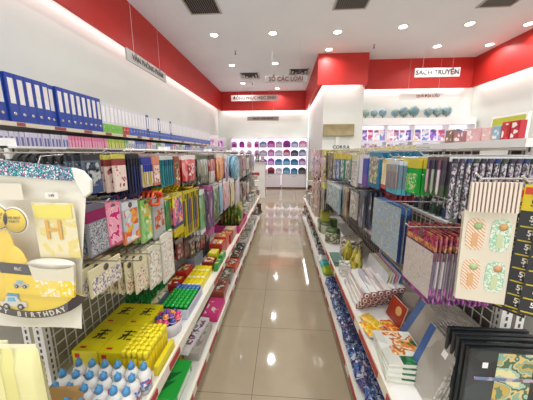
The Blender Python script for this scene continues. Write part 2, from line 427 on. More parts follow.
# ------------------------------------------------------------------ hanging packs
def busy(mt):
    """printed version of a plain colour"""
    if not mt.name.startswith('paint_'): return mt
    h = mt.name[6:12]; c = hx(h)
    def mixc(o, f): return '#%02x%02x%02x' % tuple(int(255 * (x * (1 - f) + y * f)) for x, y in zip(c, o))
    return PR(['#' + h, mixc((.95, .93, .9), .3), '#' + h, mixc((.12, .12, .14), .35), mixc((.9, .75, .4), .25), '#' + h, mixc((.95, .93, .9), .6)], 34, stretch=(1, 1, .3))
def pack(name, w_, h_, t, st):
    """origin = top centre; front faces +X, width along Y, hangs down -Z. st: bands [(frac, mat)], extras"""
    k = st.get('k', 'card'); a = w_ / 2
    if 'pens' not in st and 'pic' not in st or k == 'pouch':
        st = dict(st); st['b'] = [(f, busy(mt) if f > .15 else mt) for f, mt in st['b']]
    m = MB(); z = 0; bands = st['b']; tot = sum(f for f, _ in bands)
    if k == 'pouch':
        hd = st.get('hd', .16) * h_
        m.box(-.0012, .0012, -a, a, -hd, 0, bands[0][1]); root = m.build(name)
        p = MB(); z = -hd; zz = h_ - hd; rest = bands[1:]; tt = sum(f for f, _ in rest)
        # the bag: a pillow, coloured in bands by face height
        pm = MB().pillow(-a, a, -h_, -hd + .004, t, rest[0][1], n=6)
        for _, mt in rest: pm._m(mt)
        fr = []; s_ = 0
        for f, mt in rest: s_ += f / tt; fr.append((s_, pm._m(mt)))
        for i, f in enumerate(pm.f):
            q = 1 - (sum(pm.v[j][2] for j in f) / len(f) + h_) / (h_ - hd)
            for s_, mi in fr:
                if q <= s_ + 1e-3: pm.mi[i] = mi; break
        pm.build('pouch', root)
    else:
        for f, mt in bands:
            dz = h_ * f / tot; m.box(-t / 2, t / 2, -a, a, z - dz, z, mt); z -= dz
        root = m.build(name)
    if 'pic' in st:
        y0, y1, z0, z1, mt = st['pic']
        MB().box(t / 2 + .0002, t / 2 + .0014, -a + w_ * y0, -a + w_ * y1, -h_ * z1, -h_ * z0, mt).build('picture_panel', root)
    if 'pens' in st:
        n, cols = st['pens']; p0 = st.get('ph', (.25, .95))
        for i in range(n):
            y = -a + w_ * (i + .5) / n; c = cols[i % len(cols)]; r = min(.0045, w_ / n * .42)
            zt, zb = -h_ * p0[0], -h_ * p0[1]; x = t / 2 + r
            q = MB().tube([(x, y, zb), (x, y, zb + .012), (x, y, zt - .03)], r, M(c[0], .3), 6, taper=[r * .3, r, r])
            q.tube([(x, y, zt - .03), (x, y, zt)], r * 1.12, M(c[1], .3), 6); q.build('pen', root)
    if st.get('blister'):
        MB().pillow(-a * .85, a * .85, -h_ * .93, -h_ * .25, t * 2.2, st['blister'], x=t / 2, n=5, pw=.3).build('blister', root)
    if st.get('hole'):
        MB().lathe([(.003, t / 2), (.012, t / 2), (.012, t / 2 + .001), (.003, t / 2 + .001)], M('#5a5650', .6), c=(0, 0, -.016), n=10, axis='x').build('hang_hole', root)
    return root
NAMES = {}
def stack(name, cat, desc, row, side, pn, pf, pt, pb, xf, n, pitch, st, t=.006, hk=True, sub=None, fan=0, wmul=1, offy=0):
    """hangs n packs on one peg hook; near/far edges and height read off on the plane x = xf"""
    A = onX(pn, pt, xf); B = onX(pf, pt, xf); Bo = onX(pn, pb, xf)
    w_ = abs(B.y - A.y) * wmul; h_ = A.z - Bo.z; yc = (A.y + B.y) / 2 + offy; zt = A.z
    sts = st if isinstance(st, list) else [st]
    protos = []
    for i in range(n):
        j = i % len(sts)
        if i < len(sts):
            o = pack(name, w_, h_, t, sts[j]); protos.append((o, None)); 
        else:
            p, ch = protos[j]
            if ch is None: ch = tree(p); protos[j] = (p, ch)
            o = dup(p, ch=ch)
        x = xf + side * i * pitch
        o.location = (x, yc + R.uniform(-.003, .003) + fan * i, zt - (i % 3) * .0015 - R.uniform(0, .002))
        o.rotation_euler = (R.uniform(-.015, .015), 0, (math.pi if side > 0 else 0) + R.uniform(-.03, .03))
        dd = desc if isinstance(desc, str) else desc[j % len(desc)]
        pos = 'front one' if i == 0 else '%s back' % ORD[min(i, 19)]
        tag(o, '%s, %s' % (dd, pos), cat, row)
    if hk: hook(side, yc, zt + .004, xf)
    return yc, w_, zt, h_

W = M('#f2f0ec', .35); BLK = M('#1d1d22', .35); CLR = M('#d5d8d3', .2, coat=.5)
def card(top, mid, pic=None, **k):
    d = {'b': [(.2, top), (.8, mid)]}
    if pic: d['pic'] = (.08, .92, .24, .94, pic)
    d.update(k); return d
ML = M
P_ = PR
# ---- left gondola, upper row
r1 = 'packs on the upper hook row of the left shelves'
dark_card = {'b': [(.3, M('#2b2b30')), (.7, M('#77797a'))], 'pic': (.1, .9, .35, .95, P_(['#2b3347', '#8a8f94', '#3a3a3a', '#5c6a80'], 60))}
# blades with curved black handles, near end
def cutter(i, x, y, z):
    t = MB(); t.box(-.003, .003, -.03, .03, -.17, 0, M('#8b9094', .3, .2)).box(.0032, .0045, -.026, .026, -.16, -.03, P_(['#34405a', '#9aa0a4', '#d8d8d4', '#3a3a3a'], 70))
    o = t.build('cutter_pack'); 
    MB().tube([(0, -.02, .0), (.0, -.026, .018), (0, -.008, .034), (0, .016, .032), (0, .03, .014), (0, .024, -.004)], .008, BLK, 6).build('handle', o)
    o.location = (x, y, z); return o
for i in range(7):
    o = cutter(i, -.7 - i * .03, .8, 1.415); tag(o, 'cutter pack with looped black handle behind the party bag, %s from the aisle' % ORD[i], 'cutter', 'looped cutters on the upper left hook')
hook(-1, .8, 1.418, -.69)
stack('stationery_pack', 'stationery pack', 'dark grey blister pack of compasses beside the party bag', r1, -1, 80, 98, 154, 196, -.62, 3, .024, {'b': [(.15, M('#34363c')), (.5, M('#5d6672')), (.35, M('#3d4f7a'))], 'pic': (.1, .9, .2, .8, P_(['#40506e', '#7d858c', '#23242a', '#b9bdbd'], 60))})
stack('sticker_pack', 'sticker pack', 'white card pack with yellow top and pink flower print', r1, -1, 112, 124, 154, 193, -.6, 8, .03, {'b': [(.12, M('#c9c45a')), (.18, M('#8a3b3c')), (.7, M('#e3d3c4'))], 'pic': (.08, .92, .3, .96, P_(['#ecd6ca', '#f3ded2', '#f0dcd0', '#f3ded2', '#f0d8cc', '#d9607a', '#3a2d2c'], 36, kind='noise'))}, t=.007)
stack('pen_pack', 'pen pack', 'pack of dark navy ballpoint pens', r1, -1, 127, 138, 154, 197, -.6, 9, .028, {'b': [(.2, M('#222432')), (.8, M('#2b2d45'))], 'pens': (4, [('#1b1d35', '#16161c'), ('#232a6a', '#15161c')]), 'ph': (.1, .98)}, t=.006)
stack('pen_pack', 'pen pack', 'cream card pack of blue pens', r1, -1, 140, 150, 157, 188, -.6, 8, .028, {'b': [(.25, M('#273c9a')), (.75, M('#d8cba8'))], 'pens': (4, [('#c8b05a', '#2438a0'), ('#d8d0b8', '#1f2f8c')])}, t=.006)
stack('pencil_pack', 'pencil pack', 'salmon and white pencil pack', r1, -1, 151, 158, 156, 186, -.6, 8, .028, {'b': [(.25, M('#d88a6c')), (.75, M('#c77a63'))], 'pic': (.1, .9, .3, .9, P_(['#e8c4ae', '#b04a38', '#f1e6da'], 60))}, t=.008)
stack('pencil_pack', 'pencil pack', 'teal green pencil pack', r1, -1, 159, 172, 156, 188, -.6, 9, .026, {'b': [(.12, M('#c9d0c9')), (.88, M('#2f7f80'))], 'pens': (6, [('#2a8a86', '#206a78'), ('#3c6f8e', '#1f4a66')]), 'ph': (.12, .97)}, t=.008)
stack('pencil_pack', 'pencil pack', 'orange brown marker pack', r1, -1, 173, 178, 156, 186, -.6, 8, .026, {'b': [(.2, M('#8a4a30')), (.8, M('#b4633e'))], 'pic': (.1, .9, .2, .9, P_(['#7a3420', '#d68a4a', '#2f6a4c', '#e8d8b8'], 60))}, t=.008)
stack('pencil_case', 'pencil case', 'red pouch with white edge and black base', r1, -1, 181, 195, 155, 187, -.6, 7, .034, {'k': 'pouch', 'b': [(.1, M('#f0e8e2')), (.78, M('#c92a2e')), (.22, M('#1f2026'))], 'pic': (.3, .7, .3, .7, P_(['#c92a2e', '#f3e9e0', '#b01c28'], 50))}, t=.03)
stack('stationery_pack', 'stationery pack', 'grey green clear pouch', r1, -1, 197, 207, 155, 185, -.6, 6, .034, [{'k': 'pouch', 'b': [(.1, M('#5b6650')), (.6, M('#7f857a')), (.4, M('#59614c'))]}, {'k': 'pouch', 'b': [(.1, M('#b9b090')), (.6, M('#4d5648')), (.4, M('#8a8a7a'))]}], t=.03)
stack('stationery_pack', 'stationery pack', 'dark red pouch', r1, -1, 208, 214, 155, 184, -.6, 6, .03, {'k': 'pouch', 'b': [(.1, M('#3a2a28')), (.5, M('#a02a2c')), (.5, M('#d8c8c4'))]}, t=.024)
stack('stationery_pack', 'stationery pack', 'orange pouch', r1, -1, 216, 223, 153, 183, -.6, 6, .03, {'k': 'pouch', 'b': [(.1, M('#e8e0d6')), (.8, M('#e2863c')), (.2, M('#c86a3a'))]}, t=.03)
stack('stationery_pack', 'stationery pack', 'mauve pouch', r1, -1, 224.5, 227.5, 154, 183, -.58, 5, .03, {'k': 'pouch', 'b': [(.1, M('#e8e0d6')), (.8, M('#a884a4')), (.2, M('#8a6a90'))]}, t=.03)
# round pale blue case
for i in range(3):
    q = MB(); pts = [(.19 * math.cos(a), -.13 + .15 * math.sin(a) * (1.1 if math.sin(a) < 0 else .85)) for a in [2 * math.pi * j / 20 for j in range(20)]]
    q.prism(pts, 'x', -.02, .02, M('#6fa3b8', .4)); o = q.build('round_case', bevel=.008); o.location = (-.58 - i * .06, 2.98, 1.42)
    MB().prism([(u * .7, -.13 + (v + .13) * .7) for u, v in pts], 'x', .0205, .026, P_(['#8cb9c6', '#5d93ab', '#a9cbd2'], 20)).build('printed_panel', o)
    tag(o, 'pale blue oval case far along the upper row, %s' % ['nearest the aisle', 'middle of three', 'nearest the panel'][i], 'case', r1)
hook(-1, 2.98, 1.42, -.56)
# more of the row, far end
far = [('#6a5a4a', '#3a3028'), ('#b8b0a0', '#8a3a3a'), ('#50606a', '#c8c0a8'), ('#8a6a5a', '#403830'), ('#a8a090', '#6a7a5a')]
farn = ['brown', 'pale grey', 'slate', 'tan', 'cream']
for q, (a, b) in enumerate(far):
    y = 3.4 + q * .38
    for zt, hh, rw in ((1.42, .32, 'upper'), (1.02, .3, 'lower')):
        p = pack('stationery_pack', .3, hh, .03, {'k': 'pouch', 'b': [(.1, M(a)), (.6, M(b)), (.4, M(a))]}); ch = tree(p)
        for i in range(5):
            o = p if i == 0 else dup(p, ch=ch); o.location = (-.6 - i * .05, y, zt)
            tag(o, '%s pouch far along the left, %s row, %s back' % (farn[q], rw, ORD[i]), 'stationery pack', 'far pouches on the left shelves')
        hook(-1, y, zt + .004, -.6)
# blue and red capped pens under the near row; yellow and orange cords
for i in range(26):
    y = .86 + i * .013; c = ['#1c2a8a', '#23235a', '#8a2030', '#1c2a8a'][i % 4]
    o = MB().tube([(-.66, y, 1.16), (-.66, y, 1.26), (-.66, y, 1.275)], .0052, M('#e5e2dc', .3), 6).build('ball_pen')
    MB().tube([(-.66, y, 1.215), (-.66, y, 1.285)], .0064, M(c, .3), 6).build('cap', o)
    tag(o, '%s capped ball pen in the clear rack, %s from the %s end' % ('dark red' if i % 4 == 2 else 'blue', ORD[i] if i < 13 else ORD[25 - i], 'near' if i < 13 else 'far'), 'pen', 'capped pens in a hanging rack')
pr = MB().box(-.672, -.668, .85, 1.21, 1.15, 1.25, CLR).box(-.672, -.65, .85, 1.21, 1.145, 1.15, CLR).box(-.668, -.65, .85, 1.21, 1.2, 1.202, CLR); tag(pr.build('pen_rack'), 'clear pen rack holding blue and red capped pens', 'pen rack')
def coil(cx, cy, cz, c, ry, rz, lab, n=7):
    m = MB()
    for i in range(n):
        x = cx - i * .022; P = [(x + .01 * math.sin(3 * a), cy + ry * math.cos(a), cz + rz * math.sin(a)) for a in [2 * math.pi * j / 14 for j in range(15)]]
        m.tube(P, .0075, c, 6, caps=False)
    tag(m.build('skipping_rope'), lab, 'rope')
coil(-.62, 1.3, 1.25, M('#e0c21c', .35), .12, .04, 'yellow coiled skipping ropes above the second hook row'); coil(-.6, 1.12, 1.24, M('#e0562a', .35), .05, .03, 'orange coiled rope beside the yellow ropes', 5)
coil(-.62, 1.6, 1.26, M('#d8b81e', .35), .1, .035, 'yellow coiled rope at the far side of the yellow ropes', 5)

# ---- left gondola, second row
r2 = 'packs on the second hook row of the left shelves'
stack('gift_bag', 'gift pack', 'grey doodle printed pack with magenta label', r2, -1, 82, 103, 206, 262, -.62, 7, .03, {'b': [(.12, M('#6a6674')), (.22, M('#8a1f56')), (.66, M('#8d8f96'))], 'pic': (.05, .95, .36, .97, P_(['#8d8f96', '#c9cacc', '#54555e', '#a9abb1'], 60, kind='noise'))}, t=.01)
stack('gift_bag', 'gift pack', 'pink pack with magenta flower', r2, -1, 104, 118, 204, 250, -.62, 7, .032, {'b': [(.15, M('#e88aa4')), (.6, M('#ec9db2')), (.25, M('#d86a92'))], 'pic': (.1, .9, .1, .96, P_(['#f0a6ba', '#f0a6ba', '#f3c4cc', '#d01a72'], 30, kind='noise')), 'hole': 1}, t=.01)
stack('gift_bag', 'gift pack', 'white pack with orange fruit print', r2, -1, 120, 136, 203, 248, -.62, 7, .032, {'b': [(.18, M('#d9dde0')), (.5, M('#b9c4cc')), (.32, M('#e58a5a'))], 'pic': (.1, .9, .2, .96, P_(['#c5d0d8', '#e8e6df', '#e9b23c', '#e4693a', '#f08a6a'], 32)), 'hole': 1}, t=.01)
stack('gift_bag', 'gift pack', 'light green printed pack', r2, -1, 138, 149, 201, 246, -.62, 7, .032, {'b': [(.2, M('#8cc05a')), (.8, M('#9acb7c'))], 'pic': (.08, .92, .1, .96, P_(['#a9d58c', '#7dbb52', '#dfe9b8', '#8ccb8a', '#e8c04a'], 35)), 'hole': 1}, t=.01)
stack('stationery_pack', 'stationery pack', 'clear pouch with orange print', r2, -1, 151, 163, 200, 242, -.62, 7, .032, {'b': [(.2, M('#c2c4bd')), (.8, M('#b2b5b0'))], 'pic': (.1, .9, .3, .75, P_(['#b9bbb6', '#d6693f', '#c9c9c4', '#a9573c'], 40))}, t=.01)
stack('ruler_set', 'ruler set', 'thin green and white ruler pack', r2, -1, 164, 170, 197, 241, -.62, 7, .03, {'b': [(.1, M('#e3e4dc')), (.8, M('#3d8a4c')), (.1, M('#e8dcd0'))]}, t=.007)
stack('ruler_set', 'pencil set', 'pencil set with yellow header, pink card and yellow base', r2, -1, 172, 181, 194, 240, -.6, 12, .02, {'b': [(.12, M('#d9c93a')), (.2, M('#e8e03a')), (.4, M('#d96a90')), (.08, M('#44506a')), (.2, M('#c9b41e'))], 'pic': (.1, .9, .1, .7, P_(['#e26f96', '#eadf3c', '#2d5f9a', '#f0b4c0'], 40))}, t=.008)
stack('pencil_set', 'pencil set', 'striped pack of coloured pencils with yellow base', r2, -1, 183, 198, 192, 240, -.6, 11, .022, {'b': [(.2, M('#c9b62c')), (.55, M('#6c6a50')), (.25, M('#cdb824'))], 'pens': (8, [('#c8b020', '#7a7030'), ('#5b6a7a', '#4a5030'), ('#8a5a6a', '#b8a020')]), 'ph': (.06, .96)}, t=.008)
stack('stationery_pack', 'stationery pack', 'green and white slim folder', r2, -1, 199, 206, 191, 237, -.58, 9, .026, {'b': [(.1, M('#dfe6dc')), (.8, M('#7fb47c')), (.1, M('#f0f0ec'))]}, t=.007)
stack('stationery_pack', 'stationery pack', 'purple edged dark folder', r2, -1, 207.5, 212, 187, 237, -.55, 9, .03, {'b': [(.1, M('#a03a80')), (.8, M('#6a3a70')), (.1, M('#c04a90'))]}, t=.008)
stack('stationery_pack', 'stationery pack', 'dark green printed pouch', r2, -1, 213, 218, 184, 222, -.58, 7, .034, {'k': 'pouch', 'b': [(.1, M('#c9ccc5')), (.9, M('#4f6e48')), (.1, M('#6a7a58'))]}, t=.03)
stack('stationery_pack', 'stationery pack', 'pale blue pouch', r2, -1, 219, 222, 181, 216, -.58, 6, .034, {'k': 'pouch', 'b': [(.1, M('#e9e6e4')), (.9, M('#8fb5cc'))]}, t=.03)
stack('stationery_pack', 'stationery pack', 'pale pink pouch', r2, -1, 223, 229, 179, 212, -.58, 6, .034, {'k': 'pouch', 'b': [(.1, M('#e9e6e4')), (.9, M('#dba8ac')), (.2, M('#b8a8c0'))]}, t=.03)
stack('stationery_pack', 'stationery pack', 'cream yellow pouch', r2, -1, 230, 234, 179, 208, -.58, 6, .034, {'k': 'pouch', 'b': [(.1, M('#e9e6e4')), (.9, M('#dccf96'))]}, t=.03)
stack('stationery_pack', 'stationery pack', 'lilac white pouch', r2, -1, 235, 239, 177, 207, -.58, 6, .034, {'k': 'pouch', 'b': [(.1, M('#f3f1ef')), (.9, M('#d5cdd8'))]}, t=.03)

# ---- left gondola, third row: beige card packs
r3 = 'cream card packs on the lowest left hooks'
cream = lambda pal: {'b': [(.28, M('#ddd3ab')), (.72, M('#d5cda8'))], 'pic': (.06, .94, .34, .96, P_(pal, 110)), 'hole': 1}
stack('sticker_pack', 'card pack', 'cream sticker card pack with lilac lettering print', r3, -1, 88, 121, 272, 302, -.6, 8, .034, cream(['#d9d0ae', '#e4dcc0', '#9a90b8', '#efe9d2', '#d9d0ae', '#8a7aa0']), t=.006)
stack('sticker_pack', 'card pack', 'cream card pack with brown flower print', r3, -1, 124, 132, 264, 297, -.62, 7, .034, cream(['#d5c69c', '#d9ccaa', '#a8604c', '#efe9d2', '#d9cba4']), t=.006)
stack('sticker_pack', 'card pack', 'cream card pack with brick red motif', r3, -1, 133, 146, 259, 298, -.6, 8, .03, cream(['#e2d6b4', '#ece4cc', '#e2d6b4', '#b06a54', '#e2d0b8']), t=.006)
stack('sticker_pack', 'card pack', 'large white bead card pack', r3, -1, 147, 159, 249, 294, -.6, 8, .03, {'b': [(.2, M('#ddd8c2')), (.8, M('#cfcbb4'))], 'pic': (.06, .94, .15, .96, P_(['#e6e2d2', '#d6d0ba', '#c0a48c', '#efece0'], 60))}, t=.008)
stack('sticker_pack', 'card pack', 'large pale card pack with faint dots', r3, -1, 160, 172, 236, 288, -.6, 9, .03, {'b': [(.2, M('#e3dfcd')), (.8, M('#d6d3c0'))], 'pic': (.06, .94, .12, .96, P_(['#e9e6da', '#dcd8c8', '#dcb8a0', '#f1efe6'], 70))}, t=.008)

for a, b, pt, pb, c1, c2, nm in ((176, 182, 240, 262, '#b9b4ac', '#8a3434', 'dark red printed pack'), (183, 188, 238, 260, '#3a3438', '#7a4a48', 'charcoal pack'), (189, 194, 240, 258, '#c9c0b8', '#6a4a44', 'brown and cream pack'),
                            (195, 199, 238, 254, '#d8d0c8', '#3f4048', 'black and white pack'), (200, 204, 237, 250, '#8a8a84', '#b04a40', 'grey red pack'), (205, 210, 232, 243, '#b0aca4', '#4a4a50', 'slate pack')):
    stack('stationery_pack', 'stationery pack', nm + ' low beyond the pale dotted cards', r3, -1, a, b, pt, pb, -.68, 7, .03, {'b': [(.2, M(c1)), (.8, M(c2))], 'pic': (.05, .95, .2, .95, P_([c2, c1, '#2f2c30', c2], 30))}, t=.012)

# ------------------------------------------------------------------ the party bag hanging at the near left
def party_bag():
    t = empty('party_bag', (-.735 * .915, .64, 1.45 * .085)); t.scale = (.915,) * 3; tag(t, 'clear bag of yellow birthday party things with glitter blue top strip', 'party bag')
    # corners measured at y = .7: right edge x -.59 top, -.66 bottom
    def X(z): return (-.585 + (z - 1.37) * .17) + .735
    zt, zb = 1.37, .87; xl = -.42
    m = MB(); n = 12
    cream_ = M('#f3eedd', .35, coat=.3)
    V = []; F = []
    for i in range(n + 1):
        for j in range(n + 1):
            u, v = i / n, j / n; z = zb + (zt + .05 - .045 * u - zb) * v; x = xl + (X(z) - xl) * u
            e = (max(0, 1 - (2 * u - 1) ** 4) * max(0, 1 - (2 * v - 1) ** 4))
            V.append((x, .035 * e + .004 * math.sin(9 * u + 5 * v), z)) 
    for i in range(n):
        for j in range(n): F.append((i * (n + 1) + j, i * (n + 1) + j + 1, (i + 1) * (n + 1) + j + 1, (i + 1) * (n + 1) + j))
    m.raw(V, F, cream_, True); m.build('backing_sheet', t)
    # glitter strip header
    g = MB(); xs = [xl, -.2, 0, X(1.37) - .02]; P = []
    g.raw([(xl, -.012, 1.46), (X(1.37) - .02, -.012, 1.408), (X(1.37) - .02, -.012, 1.368), (xl, -.012, 1.41), (xl, -.004, 1.46), (X(1.37) - .02, -.004, 1.408), (X(1.37) - .02, -.004, 1.368), (xl, -.004, 1.41)],
          [(3, 2, 1, 0), (4, 5, 6, 7), (0, 1, 5, 4), (2, 3, 7, 6), (1, 2, 6, 5), (0, 4, 7, 3)], glitter()); g.build('glitter_header', t)
    xc = X(1.37)
    MB().prism([(xc - .03, 1.41), (xc - .022, 1.365), (xc - .002, 1.318), (xc + .022, 1.335), (xc + .026, 1.372), (xc + .004, 1.4)], 'y', -.014, -.002, M('#e8e5d8', .25, coat=.5)).build('folded_corner', t, bevel=.004)
    YEL = M('#f0cf12', .4, coat=.2); DK = M('#3a3032', .5); WH = M('#efe8da', .4)
    # all contents face the camera side (-y), stacked in depth
    def disc(cx, cz, r, y, m_, th=.002, n_=24, part='badge', parent=t, sx=1):
        q = MB().lathe([(.0005, -th), (r, -th), (r, 0), (.0005, 0)], m_, n=n_, axis='y'); o = q.build(part, parent); o.location = (cx, y, cz); o.scale = (sx, 1, 1); return o
    def rect(cx, cz, w_, h_, y, m_, part, tilt=0, parent=t):
        o = MB().box(-w_ / 2, w_ / 2, -.0015, 0, -h_ / 2, h_ / 2, m_).build(part, parent); o.location = (cx, y, cz); o.rotation_euler = (0, tilt, 0); return o
    # pennant with H
    rect(.04, 1.215, .135, .175, -.006, P_(['#e8dcae', '#e8dcae', '#e4d070'], 30), 'pennant'); rect(.04, 1.275, .12, .04, -.0085, M('#eadb4a', .5), 'pennant_band')
    text('H', .085, M('#d8a41c', .5), face_mat((.035, -.0105, 1.215), '-y'), t, bold=True)
    rect(.045, 1.325, .04, .018, -.009, WH, 'price_label'); text('149', .013, DK, face_mat((.045, -.0115, 1.325), '-y'), t, ex=.0003)
    rect(-.105, 1.335, .11, .05, -.006, M('#e6dcc4', .5), 'printed_insert')
    # yellow balloons
    for (cx, cz, rx, rz) in ((-.17, 1.16, .075, .1), (-.2, 1.05, .07, .08), (-.11, 1.1, .05, .07)):
        b = MB().sphere((0, 0, 0), 1, M('#f2cb10', .25, coat=.5), 16, 1, 10).build('balloon', t); b.scale = (rx, .01, rz); b.location = (cx, -.018, cz)
    for cx, cz in ((-.118, 1.262), (-.062, 1.252)):
        b = disc(cx, cz, .042, -.03, WH); disc(0, 0, .038, -.0025, DK, .0006, part='badge_ring', parent=b); disc(0, 0, .036, -.0033, M('#edc91a', .4), .0006, part='badge_face', parent=b)
        text('THE BEST\nPARTY', .0115, DK, face_mat((0, -.0052, .003), '-y'), b, ex=.0002)
    # paper hat: yellow dome with dark band reading HAPPY BIRTHDAY
    pts = [(-.42, .93)]
    arc_o = [(.005 + .0 + .17 * math.cos(a), 1.02 + .11 * math.sin(a)) for a in [math.radians(d) for d in range(-170, -9, 12)]]
    def band(y, r0, r1, mt, part, cx=-.09, cz=1.06, a0=-150, a1=-25, sq=.62):
        A = [math.radians(a0 + (a1 - a0) * i / 20) for i in range(21)]
        pts = [(cx + r1 * math.cos(a), cz + r1 * sq * math.sin(a)) for a in A] + [(cx + r0 * math.cos(a), cz + r0 * sq * math.sin(a)) for a in reversed(A)]
        return MB().prism(pts[::-1], 'y', y - .002, y, mt).build(part, t)
    band(-.016, .02, .215, YEL, 'paper_hat'); band(-.0185, .19, .228, DK, 'hat_band')
    s = 'HAPPY BIRTHDAY'
    for i, ch_ in enumerate(s):
        if ch_ == ' ': continue
        a = math.radians(-138 + 86 * i / 13 * .98)
        text(ch_, .024, M('#f3ead2', .4), face_mat((-.09 + .209 * math.cos(a), -.0215, 1.06 + .209 * .62 * math.sin(a)), '-y', (a + math.pi / 2) * .75), t, ex=.0003, bold=True)
    # paper cup, white rim, yellow dotted base
    cup = MB(); cup.prism([(-.03, 1.005), (.085, 1.005), (.093, 1.06), (-.04, 1.06)], 'y', -.03, -.022, P_(['#edd02c', '#edd02c', '#f2d63a', '#f4ead0'], 90))
    cup.prism([(-.04, 1.06), (.093, 1.06), (.1, 1.115), (-.05, 1.115)], 'y', -.03, -.022, M('#ddd4b8', .3, coat=.3)); cup.build('paper_cup', t)
    el = disc(.025, 1.115, .075, -.0225, M('#efe9d8', .3), .008, part='cup_rim'); el.scale = (1, 1, .22)
    # dark topped box card with car
    rect(-.09, 1.095, .115, .035, -.028, DK, 'card_band', .06); rect(-.085, 1.045, .11, .07, -.028, YEL, 'card_face', .06)
    text('ELC', .014, WH, face_mat((-.085, -.031, 1.096), '-y', -.06), t, ex=.0003)
    def car(cx, cz, s_, y, body, parent=t):
        c = MB().prism([(-1, .1), (1, .1), (1, .45), (.55, .5), (.3, .9), (-.45, .9), (-.65, .5), (-1, .45)], 'y', -.0015, 0, body).build('car_print', parent)
        c.scale = (s_, 1, s_); c.location = (cx, y, cz)
        MB().prism([(-.35, .52), (.25, .52), (.18, .82), (-.3, .82)], 'y', -.003, -.0015, M('#5fb4cc', .4)).build('window_print', c)
        for wx in (-.55, .55): MB().lathe([(.001, -.0035), (.24, -.0035), (.24, 0), (.001, 0)], DK, c=(wx, 0, .1), n=14, axis='y').lathe([(.001, -.004), (.12, -.004), (.12, -.0035), (.001, -.0035)], M('#d8d4cc'), c=(wx, 0, .1), n=12, axis='y').build('wheel_print', c)
    car(-.085, 1.035, .025, -.0305, M('#b8b4ae'))
    car(-.135, .955, .045, -.021, M('#d9d2c8')); rect(-.135, 1.015, .04, .07, -.02, M('#5a9ac0', .4), 'figure_print')
    # film over everything
    f = MB(); V = []
    for i in range(n + 1):
        for j in range(n + 1):
            u, v = i / n, j / n; z = zb + (zt + .05 - .045 * u - zb) * v; x = xl + (X(z) - xl) * u
            e = (max(0, 1 - (2 * u - 1) ** 6) * max(0, 1 - (2 * v - 1) ** 6))
            V.append((x, -.042 * e + .004 * math.sin(17 * u + 11 * v) * e, z))
    f.raw(V, F, film(.1), True); f.build('clear_film', t)
    hk = MB().tube([(.3, .24, 1.445), (.3, .0, 1.43)], .003, CHROME, 5)
    MB().tube([(.0, -.008, 1.39), (.0, .02, 1.44), (-.0, .1, 1.445)], .002, CHROME, 5).build('hang_loop', t)
    return t
party_bag()
#__PART2__
# ---- right gondola: upper row
q1 = 'packs on the upper hook row of the right shelves'
stack('pen_pack', 'pen pack', 'pink dotted pen pack with dark speckled edge', q1, 1, 447, 429, 157, 198, .5, 13, .019, {'b': [(.1, M('#5a4a48')), (.6, M('#4c4654')), (.3, M('#4f6048'))], 'pens': (3, [('#c9a8a8', '#5d5068'), ('#a9b8a0', '#3a3848'), ('#d8c8c8', '#704a58')]), 'ph': (.08, .98)}, t=.007)
for k in range(13):
    x = .5 + k * .0195
    o = MB().tube([(x, .775, 1.255), (x, .775, 1.37), (x, .775, 1.42)], .0066, P_(['#3f3b48', '#c9c4ca', '#7a6a88', '#33303a', '#b4a2ae', '#5a6a60', '#d0cacf'], 190, stretch=(1, 1, .6)), 7).build('gel_pen')
    MB().tube([(x, .775, 1.42), (x, .775, 1.434)], .0072, M(['#31303a', '#4a3f5a', '#283a6a', '#3d4a3a'][k % 4]), 7).build('cap', o)
    tag(o, 'speckled dark gel pen hanging at the near right, %s from the aisle' % ORD[k], 'pen', 'speckled gel pens on the upper right hooks')
m = MB().box(.49, .76, .784, .787, 1.425, 1.44, CLR); tag(m.build('pen_rack'), 'thin clear strip holding the speckled gel pens', 'pen rack')
stack('card_pack', 'stationery pack', 'bright green pack with yellow header', q1, 1, 421, 406, 159, 196, .5, 5, .016, {'b': [(.25, M('#c8b62e')), (.75, M('#1f9a3a'))], 'pic': (.1, .9, .4, .95, P_(['#2db24c', '#2db24c', '#dfe8a0', '#128a30'], 50, kind='noise'))}, t=.012)
stack('card_pack', 'stationery pack', 'busy printed pack with yellow and brown pattern', q1, 1, 405, 399, 158, 180, .56, 7, .03, {'b': [(.3, M('#c9b23c')), (.7, M('#8a7a5a'))], 'pic': (.05, .95, .1, .9, P_(['#5a4a3a', '#d8cfa8', '#a04a3a', '#e8e0c8', '#4a6a4a'], 80))}, t=.01)
stack('card_pack', 'stationery pack', 'grey blue boxed pencil pack', q1, 1, 402, 390, 161, 196, .47, 3, .02, {'b': [(.12, M('#c8d2d8')), (.7, M('#6f8496')), (.18, M('#4fa0b4'))], 'pens': (7, [('#9a8478', '#8c94a0'), ('#7a7f8c', '#a49078')]), 'ph': (.1, .85)}, t=.015)
stack('card_pack', 'stationery pack', 'cream and red edged card pack', q1, 1, 389, 384, 160, 190, .5, 7, .03, {'b': [(.1, M('#d9c070')), (.75, M('#e2d2a4')), (.15, M('#b04a40'))]}, t=.01)
stack('card_pack', 'stationery pack', 'teal framed pack with green art', q1, 1, 382, 371, 152, 190, .5, 7, .036, {'b': [(.1, M('#1f7a98')), (.9, M('#1e6f92'))], 'pic': (.12, .88, .12, .88, P_(['#6f9a7c', '#c6b87a', '#9a6a4a', '#4f8aa0', '#d9d4bc'], 40))}, t=.01)
stack('card_pack', 'stationery pack', 'violet and white slim pack', q1, 1, 369, 361, 155, 188, .5, 7, .036, {'b': [(.1, M('#d8d4dc')), (.5, M('#3f4aa0')), (.4, M('#6a4a9a'))], 'pic': (.0, .45, .05, .95, M('#d9d8e4'))}, t=.01)
